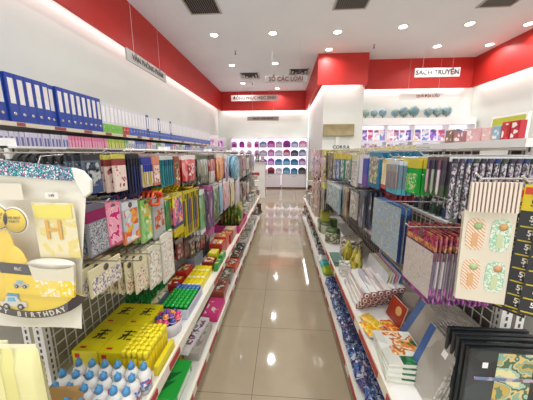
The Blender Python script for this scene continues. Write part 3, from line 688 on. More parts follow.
stack('card_pack', 'stationery pack', 'pale pack with grey lines', q1, 1, 359, 353, 155, 188, .5, 6, .036, {'b': [(.15, M('#cfc79a')), (.85, M('#c9c9c4'))], 'pic': (.1, .9, .2, .9, P_(['#dddcd4', '#9a8a7a', '#b4b8b4'], 60))}, t=.01)
for a, b, c1, c2, nm in ((351, 347, '#c9b83a', '#8a9a8a', 'grey green pack with yellow head'), (345.5, 342, '#d4c23c', '#3f8a6a', 'green pack with yellow head'), (341, 338, '#cdbd40', '#4a7aa8', 'blue pack with yellow head'), (337, 334.5, '#c8b83c', '#6a7a9a', 'slate pack with yellow head'), (333, 330, '#8a8068', '#6a6450', 'olive brown mottled pack'), (328.5, 326, '#9a9078', '#7a7258', 'tan mottled pack')):
    stack('card_pack', 'stationery pack', nm, q1, 1, a, b, 153, 180, .5, 6, .036, {'b': [(.22, M(c1)), (.78, M(c2))], 'pic': (.05, .95, .25, .95, P_([c2, '#d8d8d0', c2, '#4a4438'], 30))}, t=.012)
# small dotted packs below the upper row
stack('card_pack', 'sticker pack', 'small dark blue card with red and white dots', q1, 1, 447, 431, 181, 196, .55, 6, .03, {'b': [(1, M('#23263c'))], 'pic': (.04, .96, .08, .92, P_(['#23263c', '#3c4a8a', '#b8304a', '#e0dcd8', '#23263c'], 70))}, t=.008)
# ledge with small bottles in front of the right grid
g = MB(); g.box(.755, .845, .98, 5.1, 1.12, 1.135, METAL)
lo = g.build('narrow_ledge', gr); lo.location = (-XR, -.3, 0)
for k in range(16):
    y = 1.02 + k * .055
    c = ['#22302a', '#3a5a44', '#1f2228', '#8a948c', '#2d4a6a'][k % 5]
    o = MB().lathe([(.016, 1.136), (.018, 1.14), (.018, 1.175), (.008, 1.188), (.008, 1.195)], M(c, .3, coat=.4), n=10).build('ink_bottle')
    MB().lathe([(.0095, 1.195), (.0095, 1.212), (.001, 1.213)], M(['#d8d4cc', '#1a1a1c', '#b8b4a8'][k % 3], .3), n=10).build('cap', o)
    o.location = (.79, y, 0)
    tag(o, '%s ink bottle on the narrow right ledge, %s from the near end' % (['dark green', 'green', 'black', 'grey', 'blue'][k % 5], ORD[k]), 'bottle', 'ink bottles on the narrow ledge')
# ---- right gondola: second row
q2 = 'packs on the second hook row of the right shelves'
stack('file_folder', 'folder', 'slim grey folder with orange pink top and purple base', q2, 1, 437, 408, 236, 313, .5, 15, .0165, {'b': [(.05, P_(['#a83c48', '#7a2040', '#b8704a'], 60)), (.09, P_(['#98304c', '#b85a72', '#6a2040'], 70)), (.08, P_(['#b8804a', '#98403e', '#c8a060'], 70)), (.14, P_(['#5a2a54', '#8a3a4a', '#3f2444'], 60)), (.4, P_(['#8f8494', '#6a5a70', '#b8aeb8'], 14, stretch=(1, 1, .2))), (.24, P_(['#8a2f86', '#5a2460', '#b060a8'], 60))], 'pic': (.02, .98, .25, .93, P_(['#c9bfb8', '#c2b7b0', '#cfc6bf', '#b9aea9'], 40, kind='noise')), 'hole': 1}, t=.006)
stack('sketch_pad', 'pad', 'blue illustrated pad with dark navy edge', q2, 1, 402, 375, 209, 268, .49, 4, .012, {'b': [(.1, M('#2e5f9a')), (.9, M('#26345e'))], 'pic': (.0, 1, .0, 1, P_(['#7f9cb8', '#9cb0c0', '#a9b8c2', '#6f93b6', '#b8b070', '#8aa6be', '#b4c0c6'], 30, kind='noise'))}, t=.01)
stack('sketch_pad', 'pad', 'pale lilac printed pad behind the blue ones', q2, 1, 376, 364, 203, 240, .56, 6, .03, {'b': [(.15, M('#b24a5a')), (.85, M('#b8a8b4'))], 'pic': (.05, .95, .15, .95, P_(['#c9b4bc', '#b8a0a8', '#e0d4d8', '#8a6a8a'], 30))}, t=.012)
stack('sketch_pad', 'pad', 'pink red flat pack over the blue pads', q2, 1, 396, 366, 195, 203, .62, 4, .03, {'b': [(1, M('#b03a50'))], 'pic': (.02, .98, .1, .9, P_(['#c2465a', '#8a2a3c', '#d8909a'], 40))}, t=.014)
stack('sketch_pad', 'pad', 'navy tall slim pack', q2, 1, 366, 361, 192, 232, .5, 5, .03, {'b': [(.1, M('#5a6474')), (.9, M('#3d4458'))]}, t=.012)
stack('sketch_pad', 'pad', 'grey white hanging pack', q2, 1, 358, 352, 190, 222, .5, 6, .034, {'b': [(.12, M('#6a6a64')), (.88, M('#b0aea6'))], 'pic': (.1, .9, .1, .9, P_(['#c4c2ba', '#8e8c84', '#d6d4cc'], 50))}, t=.012)
stack('sketch_pad', 'pad', 'brown hanging pack', q2, 1, 349, 344, 188, 220, .5, 6, .034, {'b': [(.12, M('#b8a890')), (.88, M('#6a5038'))]}, t=.012)
stack('sketch_pad', 'pad', 'light blue printed pack', q2, 1, 340, 328, 187, 216, .48, 6, .036, {'b': [(.1, M('#d0d8d8')), (.9, M('#86a8b4'))], 'pic': (.06, .94, .1, .95, P_(['#8fb2be', '#b8ccd0', '#5f8a9a', '#a9a890'], 30))}, t=.012)
for a, b, c1, c2, nm in ((325.5, 322.5, '#c9c23a', '#3a3020', 'yellow and black pack'), (321.5, 319, '#8a5a30', '#4a3018', 'dark brown pack'), (318, 315.5, '#d8a89a', '#c99a8c', 'salmon pack'), (314.5, 312.5, '#e0b0a8', '#b88a84', 'rose pack')):
    for pt, pb, rw in ((150, 178, 'upper'), (183, 214, 'lower')):
        stack('card_pack', 'stationery pack', '%s at the far right end, %s row' % (nm, rw), 'far packs on the right shelves', 1, a, b, pt, pb, .46 if a > 319 else .5, 4, .05, {'b': [(.2, M(c1)), (.8, M(c2) if rw == 'lower' else P_([c1, '#c9a8a4', '#8a6a68', '#e0d4d0'], 20))]}, t=.02)

# ---- near right: sticker strips and glue cards
def sticker_sheet(i):
    m = MB().box(-.05, .05, -.0012, .0012, -.305, -.07, M('#dcd2bc', .35, coat=.3)).build('sticker_sheet')
    hatch = P_(['#e6dcc8', '#dba06c'], 75, kind='DIAGONAL'); wave = P_(['#dfe2cc', '#8cc4a2', '#e4e4d2'], 90, kind='noise')
    for k, (cx, cz) in enumerate(((-.024, -.13), (.024, -.13), (-.024, -.235), (.024, -.235))):
        q = MB(); mt = hatch if k % 2 == 0 else wave
        pts = [(cx + .019 * math.copysign(abs(math.cos(a)) ** .5, math.cos(a)), cz + .04 * math.copysign(abs(math.sin(a)) ** .6, math.sin(a))) for a in [2 * math.pi * j / 16 for j in range(16)]]
        q.prism(pts, 'y', -.0024, -.0013, mt); q.build('sticker_panel', m)
        MB().lathe([(.0005, -.0032), (.009, -.0032), (.009, -.0025), (.0005, -.0025)], M(['#a4bf84', '#cfa468', '#b0c48c', '#cf9a70'][k], .4), c=(cx + .004, 0, cz + .022), n=12, axis='y').build('dot_print', m)
        MB().box(cx - .006, cx + .006, -.0032, -.0025, cz - .03, cz + .004, M('#c4cfa0' if k % 2 else '#d8a878')).build('bar_print', m)
    return m
s0 = sticker_sheet(0); st_ = tree(s0)
for i in range(4):
    o = s0 if i == 0 else dup(s0, ch=st_)
    o.location = (.489 + i * .007, .615 + i * .012, 1.385 - i * .005); o.rotation_euler = (0, -.03, -.3)
    tag(o, 'cream sticker sheet with orange hatched and green waved panels, %s' % ('front one' if i == 0 else ORD[i] + ' back'), 'sticker sheet', 'sticker sheets at the near right')
for i in range(12):
    x = -.048 + i * .0078
    o = MB().box(x, x + .0045, -.006, .004, -.07, 0, M('#e3d6c4', .35)).box(x + .0046, x + .0062, -.004, .004, -.07, -.002, M('#a4766a', .4)).build('chopstick_pack')
    o.location = (.484, .6, 1.385); o.rotation_euler = (0, -.03, -.3)
    tag(o, 'thin striped white and brown strip above the sticker sheets, %s from the left' % ORD[i], 'strip pack', 'thin striped strips at the near right')
hook(1, .61, 1.392, .5); hook(1, .575, 1.39, .57)
def glue_card():
    m = MB().box(-.03, .03, -.001, .001, -.31, -.06, M('#1b1a1c', .35, coat=.2)).box(-.03, .03, -.0016, .0014, -.06, 0, M('#e6cf1e', .35)).build('glue_card')
    MB().box(-.028, .028, -.0024, -.0017, -.022, -.006, M('#d8452a', .4)).build('header_stripe', m)
    text('502', .022, M('#2a2420', .4), face_mat((0, -.0022, -.042), '-y'), m, ex=.0002, bold=True)
    for k in range(7):
        z = -.078 - k * .034
        MB().box(-.026, .026, -.0022, -.0011, z - .021, z - .018, M('#c9b428', .4)).build('row_rule', m)
        text('502', .018, M('#efe9dc', .4), face_mat((0, -.0016, z), '-y'), m, ex=.0002, bold=True)
    return m
g0 = glue_card(); gt = tree(g0)
for i, (x, y, z, rz) in enumerate(((.585, .56, 1.385, -.55), (.572, .585, 1.38, -.75), (.64, .575, 1.385, -.5), (.56, .6, 1.372, -.95), (.6, .6, 1.375, -.7))):
    o = g0 if i == 0 else dup(g0, ch=gt); o.location = (x, y, z); o.rotation_euler = (0, 0, rz)
    tag(o, 'black super glue strip marked 502 under a yellow header, %s' % ['front one', 'second back', 'rightmost one', 'the one nearest the aisle', 'rearmost in the middle'][i], 'glue card', 'glue strips at the near right')

# ------------------------------------------------------------------ goods on the right shelf deck
Z0 = .5305
def book(name, w_, l_, h_, cover, page, parent=None):
    """closed book lying flat, spine on -X"""
    m = MB().box(0, w_, 0, l_, 0, .0015, cover).box(0, w_, 0, l_, h_ - .0015, h_, cover).box(0, .002, 0, l_, .0015, h_ - .0015, cover)
    o = m.build(name, parent); MB().box(.0022, w_ - .003, .003, l_ - .003, .0017, h_ - .0017, page).build('page_block', o); return o
PG = M('#efeae0', .7)
tub = [('#efe9e2', '#a33a3e')]
def longbox():
    m = MB().box(-.0205, .0205, 0, .3, 0, .034, P_(['#ece6de', '#e8e2da', '#d9b8b4', '#efeae4', '#b9b8c0'], 26, stretch=(1, .25, 1)))
    o = m.build('boxed_tube'); 
    MB().box(-.0205, .0205, -.0012, 0, 0, .034, M('#a06a68', .4)).lathe([(.0005, -.002), (.013, -.002), (.013, -.0012), (.0005, -.0012)], M('#e9e2da', .4), c=(0, 0, .017), n=12, axis='y')\
        .lathe([(.0005, -.0026), (.007, -.0026), (.007, -.002), (.0005, -.002)], M('#6a3038', .4), c=(0, 0, .017), n=10, axis='y').build('end_flap', o)
    return o
b0 = longbox(); bt = tree(b0); k = 0
for j in range(4):
    for i in range(6):
        o = b0 if k == 0 else dup(b0, ch=bt); k += 1
        o.location = (.462 + i * .045 + j * .006, 1.385 + R.uniform(-.008, .008) - j * .02 + i * .016, Z0 + j * .0345); o.rotation_euler = (0, 0, R.uniform(-.01, .01))
        tag(o, 'long white box with round red end print, %s layer, %s from the aisle' % (['bottom', 'second', 'third', 'top'][j], ORD[i]), 'box', 'long white boxes stacked on the right shelf')
# flat white boxes further back
for i in range(4):
    o = MB().box(0, .11, 0, .09, 0, .02, P_(['#e9e4dc', '#dcd6ce', '#c9c4c0', '#6a8a7a', '#efeae4'], 30)).box(.0, .11, -.0008, 0, .002, .018, M('#d4cdc4')).build('flat_box', bevel=.002)
    o.location = (.44 + .003 * i, 1.78 + .01 * i, Z0 + i * .0205); tag(o, 'flat white box on the right shelf, %s of four in its pile' % ['lowest', 'second', 'third', 'topmost'][i], 'box', 'flat white boxes')
# yellow orange packets
for i, (x, y, c, nm) in enumerate(((.44, 1.2, ['#e6c81e', '#e9862a', '#f0dc5a'], 'yellow'), (.5, 1.16, ['#e8a21e', '#d9642a', '#f3d24a'], 'amber'), (.56, 1.22, ['#e2782a', '#c8502a', '#f0c44a'], 'orange'), (.47, 1.265, ['#e9d43a', '#d9a02a', '#cfd05a'], 'lemon'))):
    o = MB().pillow(-.06, .06, -.035, .035, .02, P_(c, 26, kind='noise'), n=6).build('sweet_packet'); o.rotation_euler = (0, math.pi / 2 + R.uniform(-.1, .1), R.uniform(.1, .6)); o.location = (x + .02, y, Z0 + .012)
    MB().box(-.004, .004, -.061, -.055, -.03, .03, M('#d8d0b8', .3)).build('crimped_end', o)
    tag(o, 'small shiny %s packet on the right shelf before the white boxes' % nm, 'packet', 'yellow and orange packets')
# orange red book leaning
o = book('notebook', .12, .14, .012, M('#a83c22', .35, coat=.3), PG); o.location = (.63, 1.22, Z0 + .002); o.rotation_euler = (0, -1.3, .1)
MB().lathe([(.02, .0121), (.026, .0121), (.026, .0128), (.02, .0128)], M('#dcb070', .4), c=(.07, .05, 0), n=16).build('ring_print', o)
tag(o, 'orange red notebook with a pale ring, leaning beside the white boxes', 'notebook')
# fanned activity books
for i in range(4):
    o = book('activity_book', .17, .2, .016, P_(['#dfe4d4', '#e8ebe0', '#d8d8cc'], 8), PG)
    art = MB(); art.box(.04, .165, .05, .19, .0162, .0168, P_(['#2f7a48', '#e08a3a', '#f0d8b0', '#c8702a', '#e8e4d8', '#e4e6da'], 14, kind='noise')); art.build('cover_art', o)
    MB().box(.06, .168, .0, .045, .0162, .0168, P_(['#2a6e44', '#3f8a58', '#205a38'], 40)).build('green_band', o)
    o.location = (.428 + i * .004, .9 + i * .006, Z0 + i * .0175); o.rotation_euler = (0, 0, -.1 + i * .03)
    tag(o, 'green and white activity book with orange art, %s in the near pile' % ['lowest', 'second', 'third', 'topmost'][i], 'book', 'activity books piled on the right shelf')
# leaning grey folders
def lean(x0, y0, y1, h_, tilt, n, dx, front, edge, nm, lab, grp, band=None, bandside=0, sub='grey'):
    for i in range(n):
        m = MB().box(0, .008, 0, y1 - y0, 0, h_, edge if i else edge)
        o = m.build(nm)
        MB().box(-.001, -.0002, .002, y1 - y0 - .002, .002, h_ - .002, front).build('cover_print', o)
        if band:
            bw = (y1 - y0) * .22
            MB().box(-.002, -.0011, (y1 - y0) - bw, y1 - y0 - .001, .003, h_ - .003, band).build('side_band', o)
            MB().box(-.002, -.0011, .03, .055, h_ - .06, h_ - .035, W).build('price_sticker', o)
        o.location = (x0 + i * dx, y0 + R.uniform(-.004, .004), Z0 + .001); o.rotation_euler = (0, tilt, 0)
        tag(o, '%s, %s' % (lab, 'front one' if i == 0 else ORD[i] + ' back'), 'folder', grp)
GF = P_(['#a8a399', '#b2ada3', '#bab5ab', '#a39e94'], 8, rough=.25)
lean(.535, .8, .965, .25, .32, 8, .0135, GF, P_(['#c8c2b6', '#a09a8e'], 60), 'ring_folder', 'grey album with blue side band leaning at the near right', 'grey albums with blue bands', M('#46659a', .3))
lean(.605, 1.0, 1.2, .22, .45, 12, .0125, GF, P_(['#c4beb2', '#a8a296'], 60), 'ring_folder', 'grey album leaning behind the orange notebook', 'grey albums further along', M('#5270a0', .3))
lean(.68, 1.28, 1.6, .24, .35, 7, .014, P_(['#9a9488', '#b0aa9e', '#8a8478'], 9), M('#b8b2a6', .4), 'ring_folder', 'pale grey album under the purple based folders', 'pale albums under the folders')
cols = ['#d8dce0', '#e6e0a8', '#d8dce0', '#d88aa8', '#c9ccd4', '#5a8ab4', '#e0d8d0', '#b04a78']
for i in range(8):
    o = MB().box(0, .007, 0, .34, 0, .2, M(cols[i], .4)).build('exercise_book'); MB().box(.0072, .0078, .01, .33, .01, .19, P_([cols[i], '#e8e4dc'], 20)).build('cover_print', o)
    o.location = (.6 + i * .017, 1.45, Z0 + .002); o.rotation_euler = (0, .2, 0)
    tag(o, '%s exercise book leaning below the blue pads, %s' % (['silver', 'pale yellow', 'silver', 'pink', 'grey', 'blue', 'cream', 'magenta'][i], 'front one' if i == 0 else ORD[i] + ' back'), 'exercise book', 'exercise books below the blue pads')
# dark framed paint sets facing the entrance
for i in range(5):
    m = MB().box(0, .27, 0, .014, 0, .3, M('#1f2426', .35)); o = m.build('picture_set', bevel=.002)
    MB().box(.004, .266, -.0008, -.0002, .004, .296, P_(['#2b3034', '#33393c', '#262a2d'], 12)).build('dark_cover', o)
    MB().box(.09, .2, -.0018, -.0009, .01, .29, P_(['#5f7f66', '#c9a850', '#7fae9c', '#d8c080', '#4f6a50', '#a8c4b0', '#e0d8a0'], 14, kind='noise')).build('landscape_print', o)
    MB().box(.025, .235, -.0026, -.0019, .19, .202, P_(['#8a5a68', '#b8a8b4', '#6a7a9a'], 40)).build('title_strip', o)
    MB().box(.045, .062, -.0026, -.0019, .235, .255, W).build('price_sticker', o)
    MB().box(.2, .225, -.0026, -.0019, .02, .05, M('#4aa03a')).build('green_mark', o)
    o.location = (.605 + R.uniform(-.003, .003), .74 + i * .025, Z0 + .0005); o.rotation_euler = (R.uniform(-.02, -.0), 0, 0)
    tag(o, 'dark boxed picture set with landscape print, %s' % ('front one' if i == 0 else ORD[i] + ' back'), 'picture set', 'dark picture sets at the near right')
# jars, brushes and toys further along the right deck
def jar(x, y, r, h_, c, lid, lab, z=Z0):
    o = MB().lathe([(r * .9, 0), (r, .006), (r, h_ * .75), (r * .85, h_ * .82)], c, n=18).build('round_tub')
    MB().lathe([(r * .88, h_ * .82), (r * .92, h_ * .84), (r * .9, h_), (.001, h_ * 1.01)], lid, n=18).build('lid', o); o.location = (x, y, z); tag(o, lab, 'tub', 'round tubs on the right shelf')
jar(.52, 2.55, .08, .14, P_(['#8a8468', '#c4bc9c', '#5a6a48', '#d8d0bc'], 40), M('#4f6a3c'), 'patterned green lidded round tub on the right shelf')
jar(.62, 2.2, .1, .16, P_(['#9a8c74', '#c9bda4', '#5a4a3a', '#e0d8c8'], 45), P_(['#b0a48c', '#5a4c3c', '#d8ccb4'], 50), 'large brown mottled round tub on the right shelf')
jar(.5, 2.85, .06, .12, M('#b8b49c'), M('#6a7a58'), 'small grey green round tub beyond the patterned one')
jar(.53, 3.3, .07, .1, M('#c9bfa8'), M('#8a7a5a'), 'low cream round tub far along the right shelf')
for i, (x, y, c, nm) in enumerate(((.5, 2.95, '#a8a838', 'olive yellow'), (.6, 3.0, '#4a6a30', 'dark green'), (.55, 3.5, '#8a9a3a', 'moss green'))):
    m = MB().prism([(-.07, 0), (.07, 0), (.05, .13), (-.05, .13)], 'x', -.05, .05, M(c, .4)); o = m.build('toy_box', bevel=.006); MB().box(-.0515, -.0505, -.04, .04, .03, .09, P_([c, '#d8d4b8', '#3a4a28'], 30)).build('label_panel', o)
    o.location = (x, y, Z0 + (.125 if i == 0 else 0)); tag(o, '%s wedge shaped box on the far right shelf' % nm, 'box')
o = MB().box(-.07, .07, -.08, .08, 0, .122, M('#5c6b48')).build('carton', bevel=.003); MB().box(-.0712, -.0704, -.06, .06, .03, .09, M('#c8c4a8')).build('label_panel', o); o.location = (.5, 2.95, Z0); tag(o, 'green carton under the olive yellow wedge box', 'box')
def brush(x, y, lab):
    V = MB(); n = 9
    pr = [(.028, 0), (.03, .01), (.035, .06), (.04, .1), (.028, .17), (.012, .215), (.003, .23)]
    V.lathe(pr, P_(['#a8982a', '#c9b83a', '#7a7020', '#d8cc6a'], 60, stretch=(1, 1, .15)), n=14); o = V.build('straw_broom'); MB().lathe([(.03, .035), (.0365, .037), (.0375, .05), (.033, .052)], M('#5a7a3a'), n=14).build('binding', o)
    o.location = (x, y, Z0); tag(o, lab, 'brush', 'yellow brushes on the right shelf'); return o
brush(.53, 1.97, 'yellow straw brush standing upright, farther of the pair'); q = brush(.56, 1.83, 'yellow straw brush standing upright, nearer and broader of the pair'); q.scale = (1.25, 1.25, 1)
for i in range(3):
    o = book('picture_book', .15, .2, .01, M(['#3f6a5a', '#2f5a4c', '#6a8a7c'][i], .4), PG); o.location = (.43, 1.83 + .03 * i + .16 * 0, Z0 + i * .0105); o.location.x = .425; o.location.y = 1.95 + i * .02
    o.scale = (.55, 1, 1); tag(o, 'dark green flat book on the right shelf, %s of three' % ['lowest', 'middle', 'topmost'][i], 'book', 'flat green books')
# far right deck goods
fc = ['#c9a8a0', '#8a9a7a', '#d8ccb8', '#7a5a4a', '#b8b0a8', '#5a6a5a', '#c9b890', '#a87a70', '#98a0a8']
fn = ['rose', 'sage', 'cream', 'brown', 'grey', 'dark green', 'sand', 'terracotta', 'slate']
for i in range(6):
    y = 3.7 + i * .25; h_ = R.uniform(.08, .2); o = MB().box(-.08, .08, -.1, .1, 0, h_, M(fc[i], .45)).build('goods_box', bevel=.004)
    MB().box(-.0812, -.0803, -.08, .08, h_ * .2, h_ * .8, P_([fc[i], '#e8e4dc', '#5a5048'], 25)).build('label_panel', o); o.location = (.54, y, Z0); tag(o, '%s goods box far along the right shelf' % fn[i], 'box', 'boxes far along the right shelf')

# ------------------------------------------------------------------ base decks
ZB = .1305
def crumple(c, x, y, w_, l_, h_, lab, cat='packet', name='soft_pack', grp=None, rz=0):
    o = MB().pillow(-l_ / 2, l_ / 2, -w_ / 2, w_ / 2, h_, c, n=9, pw=.35, wob=h_ * .16).build(name)
    MB().box(-.003, .003, l_ / 2 - .012, l_ / 2 + .008, -w_ * .42, w_ * .42, M('#cfd2d6', .2)).build('bag_seal', o)
    o.rotation_euler = (0, math.pi / 2, rz); o.location = (x, y, ZB + h_ / 2 + .002); tag(o, lab, cat, grp); return o
blues = [['#1f2f5c', '#33488c', '#7a90b8', '#18203a', '#b4bccc'], ['#243a78', '#5a7ab0', '#1a2444', '#8a6a9a', '#c9ced8'], ['#2a4070', '#6a5a80', '#18284c', '#94a8c4', '#3c5c9c']]
kk = 0
for j in range(11):
    for i in range(2):
        y = 1.08 + j * .13
        o = crumple(P_(blues[kk % 3], 20, kind='noise', rough=.15), .5 + i * .13 + R.uniform(-.01, .01), y + R.uniform(-.02, .02), .12, .14, R.uniform(.06, .09), 'crinkled blue packet on the low right shelf, %s from near end, %s' % (ORD[j], 'aisle side' if i == 0 else 'back row'), grp='blue packets on the low right shelf', rz=R.uniform(-.4, .4)); kk += 1
for i, (x, y, c, nm) in enumerate(((.5, 2.62, '#a8c02e', 'lime green'), (.5, 2.78, '#4fb8b0', 'turquoise'), (.49, 2.92, '#e0dcd4', 'white'), (.52, 3.06, '#6a6a78', 'grey'))):
    o = crumple(M(c, .25), x, y, .12, .13, .08, 'small %s ball shaped packet on the low right shelf' % nm)
for i in range(10):
    y = 3.25 + i * .19; c = ['#a88a84', '#4a5a6a', '#c9bcb0', '#6a7a5a', '#3a3a48', '#b8a090', '#8a5a5a'][i % 7]
    nm = ['dusty rose', 'slate', 'beige', 'green', 'charcoal', 'tan', 'maroon'][i % 7]
    o = MB().box(-.08, .08, -.07, .07, 0, R.uniform(.06, .14), P_([c, '#d8d4cc', c, '#2f3038'], 22)).build('goods_box', bevel=.004); o.location = (.55, y, ZB)
    tag(o, '%s box on the low right shelf towards the back, %s batch' % (nm, 'nearer' if i < 7 else 'farther'), 'box', 'small boxes on the low right shelf')

# left base deck
m = MB(); m.box(0, .16, 0, .25, 0, .006, M('#1fae3e', .3, coat=.4)); o = m.build('green_plastic_board')
for k, (a, b, c, d) in enumerate(((.03, .12, .09, .17), (.02, .06, .06, .12))): MB().prism([(a, b), (a + .05, b - .02), (a + .1, b + .05), (a + .04, b + .03)], 'z', .0062, .0068, M('#0f6a2c')).build('bird_print', o)
o.location = (-.71, 1.05, ZB + .06); o.rotation_euler = (0, .06, 0); tag(o, 'bright green plastic board on the low left shelf', 'board')
o = MB().box(0, .16, 0, .23, 0, .055, M('#2a9a44', .3, coat=.3)).build('green_box', bevel=.003); MB().box(.1602, .161, .02, .2, .01, .045, M('#d8e8d0')).build('label_panel', o); o.location = (-.71, 1.06, ZB); tag(o, 'green box beneath the bright green board', 'box')
def flat(name, x, y, w_, l_, h_, mt, lab, cat='box', rz=0, art=None, z=ZB, grp=None):
    o = MB().box(0, w_, 0, l_, 0, h_, mt).build(name, bevel=.0015)
    if art: MB().box(w_ * .1, w_ * .9, l_ * .12, l_ * .88, h_ + .0002, h_ + .001, art).build('top_print', o)
    o.location = (x, y, z); o.rotation_euler = (0, 0, rz); tag(o, lab, cat, grp); return o
flat('slim_box', -.66, 1.34, .07, .34, .03, M('#e4e0e0'), 'white slim box with dark red lettering print on the low left shelf', art=P_(['#e8e4e2', '#8a2a4a', '#e8e4e2', '#7a84a8'], 50), rz=-.12, z=ZB + .06)
flat('sweet_box', -.74, 1.33, .1, .3, .07, M('#d8a83a'), 'amber and brown box behind the white slim box', art=P_(['#e0b84a', '#a0602a', '#e8dcc0'], 40))
flat('sweet_box', -.63, 1.36, .1, .3, .055, M('#b0a89c'), 'grey box beneath the white slim box', art=P_(['#b8b0a4', '#8a8478'], 40))
flat('gift_box', -.64, 1.74, .13, .26, .05, M('#d8387c'), 'hot pink box with a pale round print on the low left shelf', art=P_(['#e0488a', '#e0488a', '#f0d8c8', '#d8307a'], 16))
flat('goods_box', -.77, 1.72, .12, .28, .06, M('#8a7a5a'), 'olive brown box beside the hot pink box', art=P_(['#9a8a68', '#5a4a38', '#c9bc9c'], 40))
pal = [('#a85a44', 'brick red'), ('#8a8070', 'stone grey'), ('#d2562c', 'orange'), ('#7a5448', 'brown'), ('#30343e', 'black'), ('#c9c2b6', 'pale'), ('#b8b4ac', 'silver'), ('#a8a49a', 'ash'), ('#d8d4cc', 'white'), ('#8f9088', 'grey'), ('#c4beb2', 'cream')]
for i, (c, nm) in enumerate(pal):
    y = 2.04 + i * .27
    flat('goods_box', -.7, y, .17, .24, R.uniform(.05, .1), M(c, .35), '%s flat pack on the low left shelf, %s beyond the pink box' % (nm, ORD[i]), art=P_([c, '#e0dcd4', c, '#5a5650'], 30, rough=.15), rz=R.uniform(-.05, .05), grp='flat packs on the low left shelf')

# ------------------------------------------------------------------ left shelf deck goods
YB = M('#e3d416', .35, coat=.2)
def ybox(lab, x, y, z, w_=.115, l_=.17):
    o = MB().box(0, w_, 0, l_, 0, .05, YB).build('yellow_box', bevel=.0015)
    def glyph(cx, cy, s_):
        q = MB()
        for (a, b, c, d) in ((-.8, .5, .8, .7), (-.1, -.9, .1, .9), (-.8, -.1, .7, .05), (-.6, -.8, -.4, -.1), (.3, -.9, .9, -.7)):
            q.box(cx + a * s_, cx + c * s_, cy + b * s_, cy + d * s_, .0502, .051, BLK)
        q.prism([(cx + s_ * u, cy + s_ * v) for u, v in ((-.9, -.9), (-.6, -.9), (.2, .3), (-.1, .35))], 'z', .0502, .051, BLK)
        q.build('brush_print', o)
    glyph(w_ * .55, l_ * .62, .034)
    MB().box(w_ * .2, w_ * .42, l_ * .1, l_ * .16, .0502, .051, M('#c8302a')).build('red_mark', o)
    MB().box(w_ * .12, w_ * .3, -.001, -.0002, .018, .038, M('#c8302a')).build('red_mark', o)
    o.location = (x, y, z); tag(o, lab, 'box', 'yellow boxes on the left shelf')
nn = ['front', 'second', 'third']
for j in range(2):
    for i in range(2):
        for l in range(2):
            ybox('yellow box with black brush print, %s row, %s column, %s' % (['near', 'far'][j], ['grid side', 'aisle side'][i], 'top' if l else 'bottom'), -.885 + i * .118 - (.0 if i < 2 else .0), .86 + j * .173, Z0 + l * .0505, w_=.115)
# glue bottles
def bottle():
    o = MB().lathe([(.02, 0), (.0245, .004), (.0245, .075), (.02, .09), (.011, .1), (.01, .104)], M('#e9e6e0', .35, coat=.3), n=16).build('glue_bottle')
    MB().lathe([(.0248, .02), (.0248, .065)], P_(['#e9ecf0', '#3f62a8', '#e8e8ea', '#7a94c4', '#d04a4a'], 60), n=16).build('label', o)
    MB().lathe([(.0125, .1), (.0125, .117), (.006, .121), (.004, .13), (.001, .131)], M('#4f90c0', .3), n=12).build('cap', o); return o
g0 = bottle(); gt = tree(g0); k = 0
for j in range(4):
    for i in range(6):
        if j == 0 and i < 2: continue
        x = -.815 + i * .0535 + (.02 if j % 2 else 0); y = .64 + j * .052
        if x > -.53: x = -.532
        o = g0 if k == 0 else dup(g0, ch=gt); k += 1
        o.location = (x + R.uniform(-.002, .002), y, Z0); o.rotation_euler = (0, 0, R.uniform(0, 6))
        tag(o, 'white glue bottle with blue cap, %s row, %s from the grid' % (['front', 'second', 'third', 'back'][j], ORD[i]), 'bottle', 'glue bottles on the near left shelf')
# yellow glue sticks
def gstick():
    o = MB().lathe([(.0105, 0), (.011, .002), (.011, .075), (.01, .078)], M('#e9cf1a', .35), n=10).build('glue_stick')
    MB().lathe([(.0112, .078), (.0112, .108), (.0095, .111), (.001, .1115)], M('#f2e02a', .3), n=10).build('cap', o); return o
g0 = gstick(); gt = tree(g0); k = 0
for j in range(8):
    for i in range(5):
        o = g0 if k == 0 else dup(g0, ch=gt); k += 1
        o.location = (-.655 + i * .0235, .862 + j * .0235, Z0 + R.uniform(0, .008))
        tag(o, 'yellow glue stick in the upright cluster, %s row, %s from the aisle' % (ORD[j], ORD[4 - i]), 'glue stick', 'yellow glue sticks on the left shelf')
flat('slim_carton', -.532, .86, .02, .16, .045, M('#e0cf20', .3), 'narrow yellow carton at the shelf edge beside the glue sticks', z=Z0)
for q in range(2):
    o = MB().lathe([(.03, 0), (.032, .003), (.032, .07), (.03, .072), (.001, .073)], M('#cfcbc2', .15, coat=.6), n=18).build('clear_tub'); MB().lathe([(.0322, .02), (.0322, .05)], P_(['#dcd8d0', '#b8a0c0', '#c9c4bc'], 40), n=18).build('label', o); o.location = (-.575 - .066 * q, 1.035 - .01 * q, Z0 + .0); o.scale = (.5, .5, 1)
    tag(o, 'slim clear tub before the coloured balls, %s' % ('aisle side' if q == 0 else 'grid side'), 'tub')
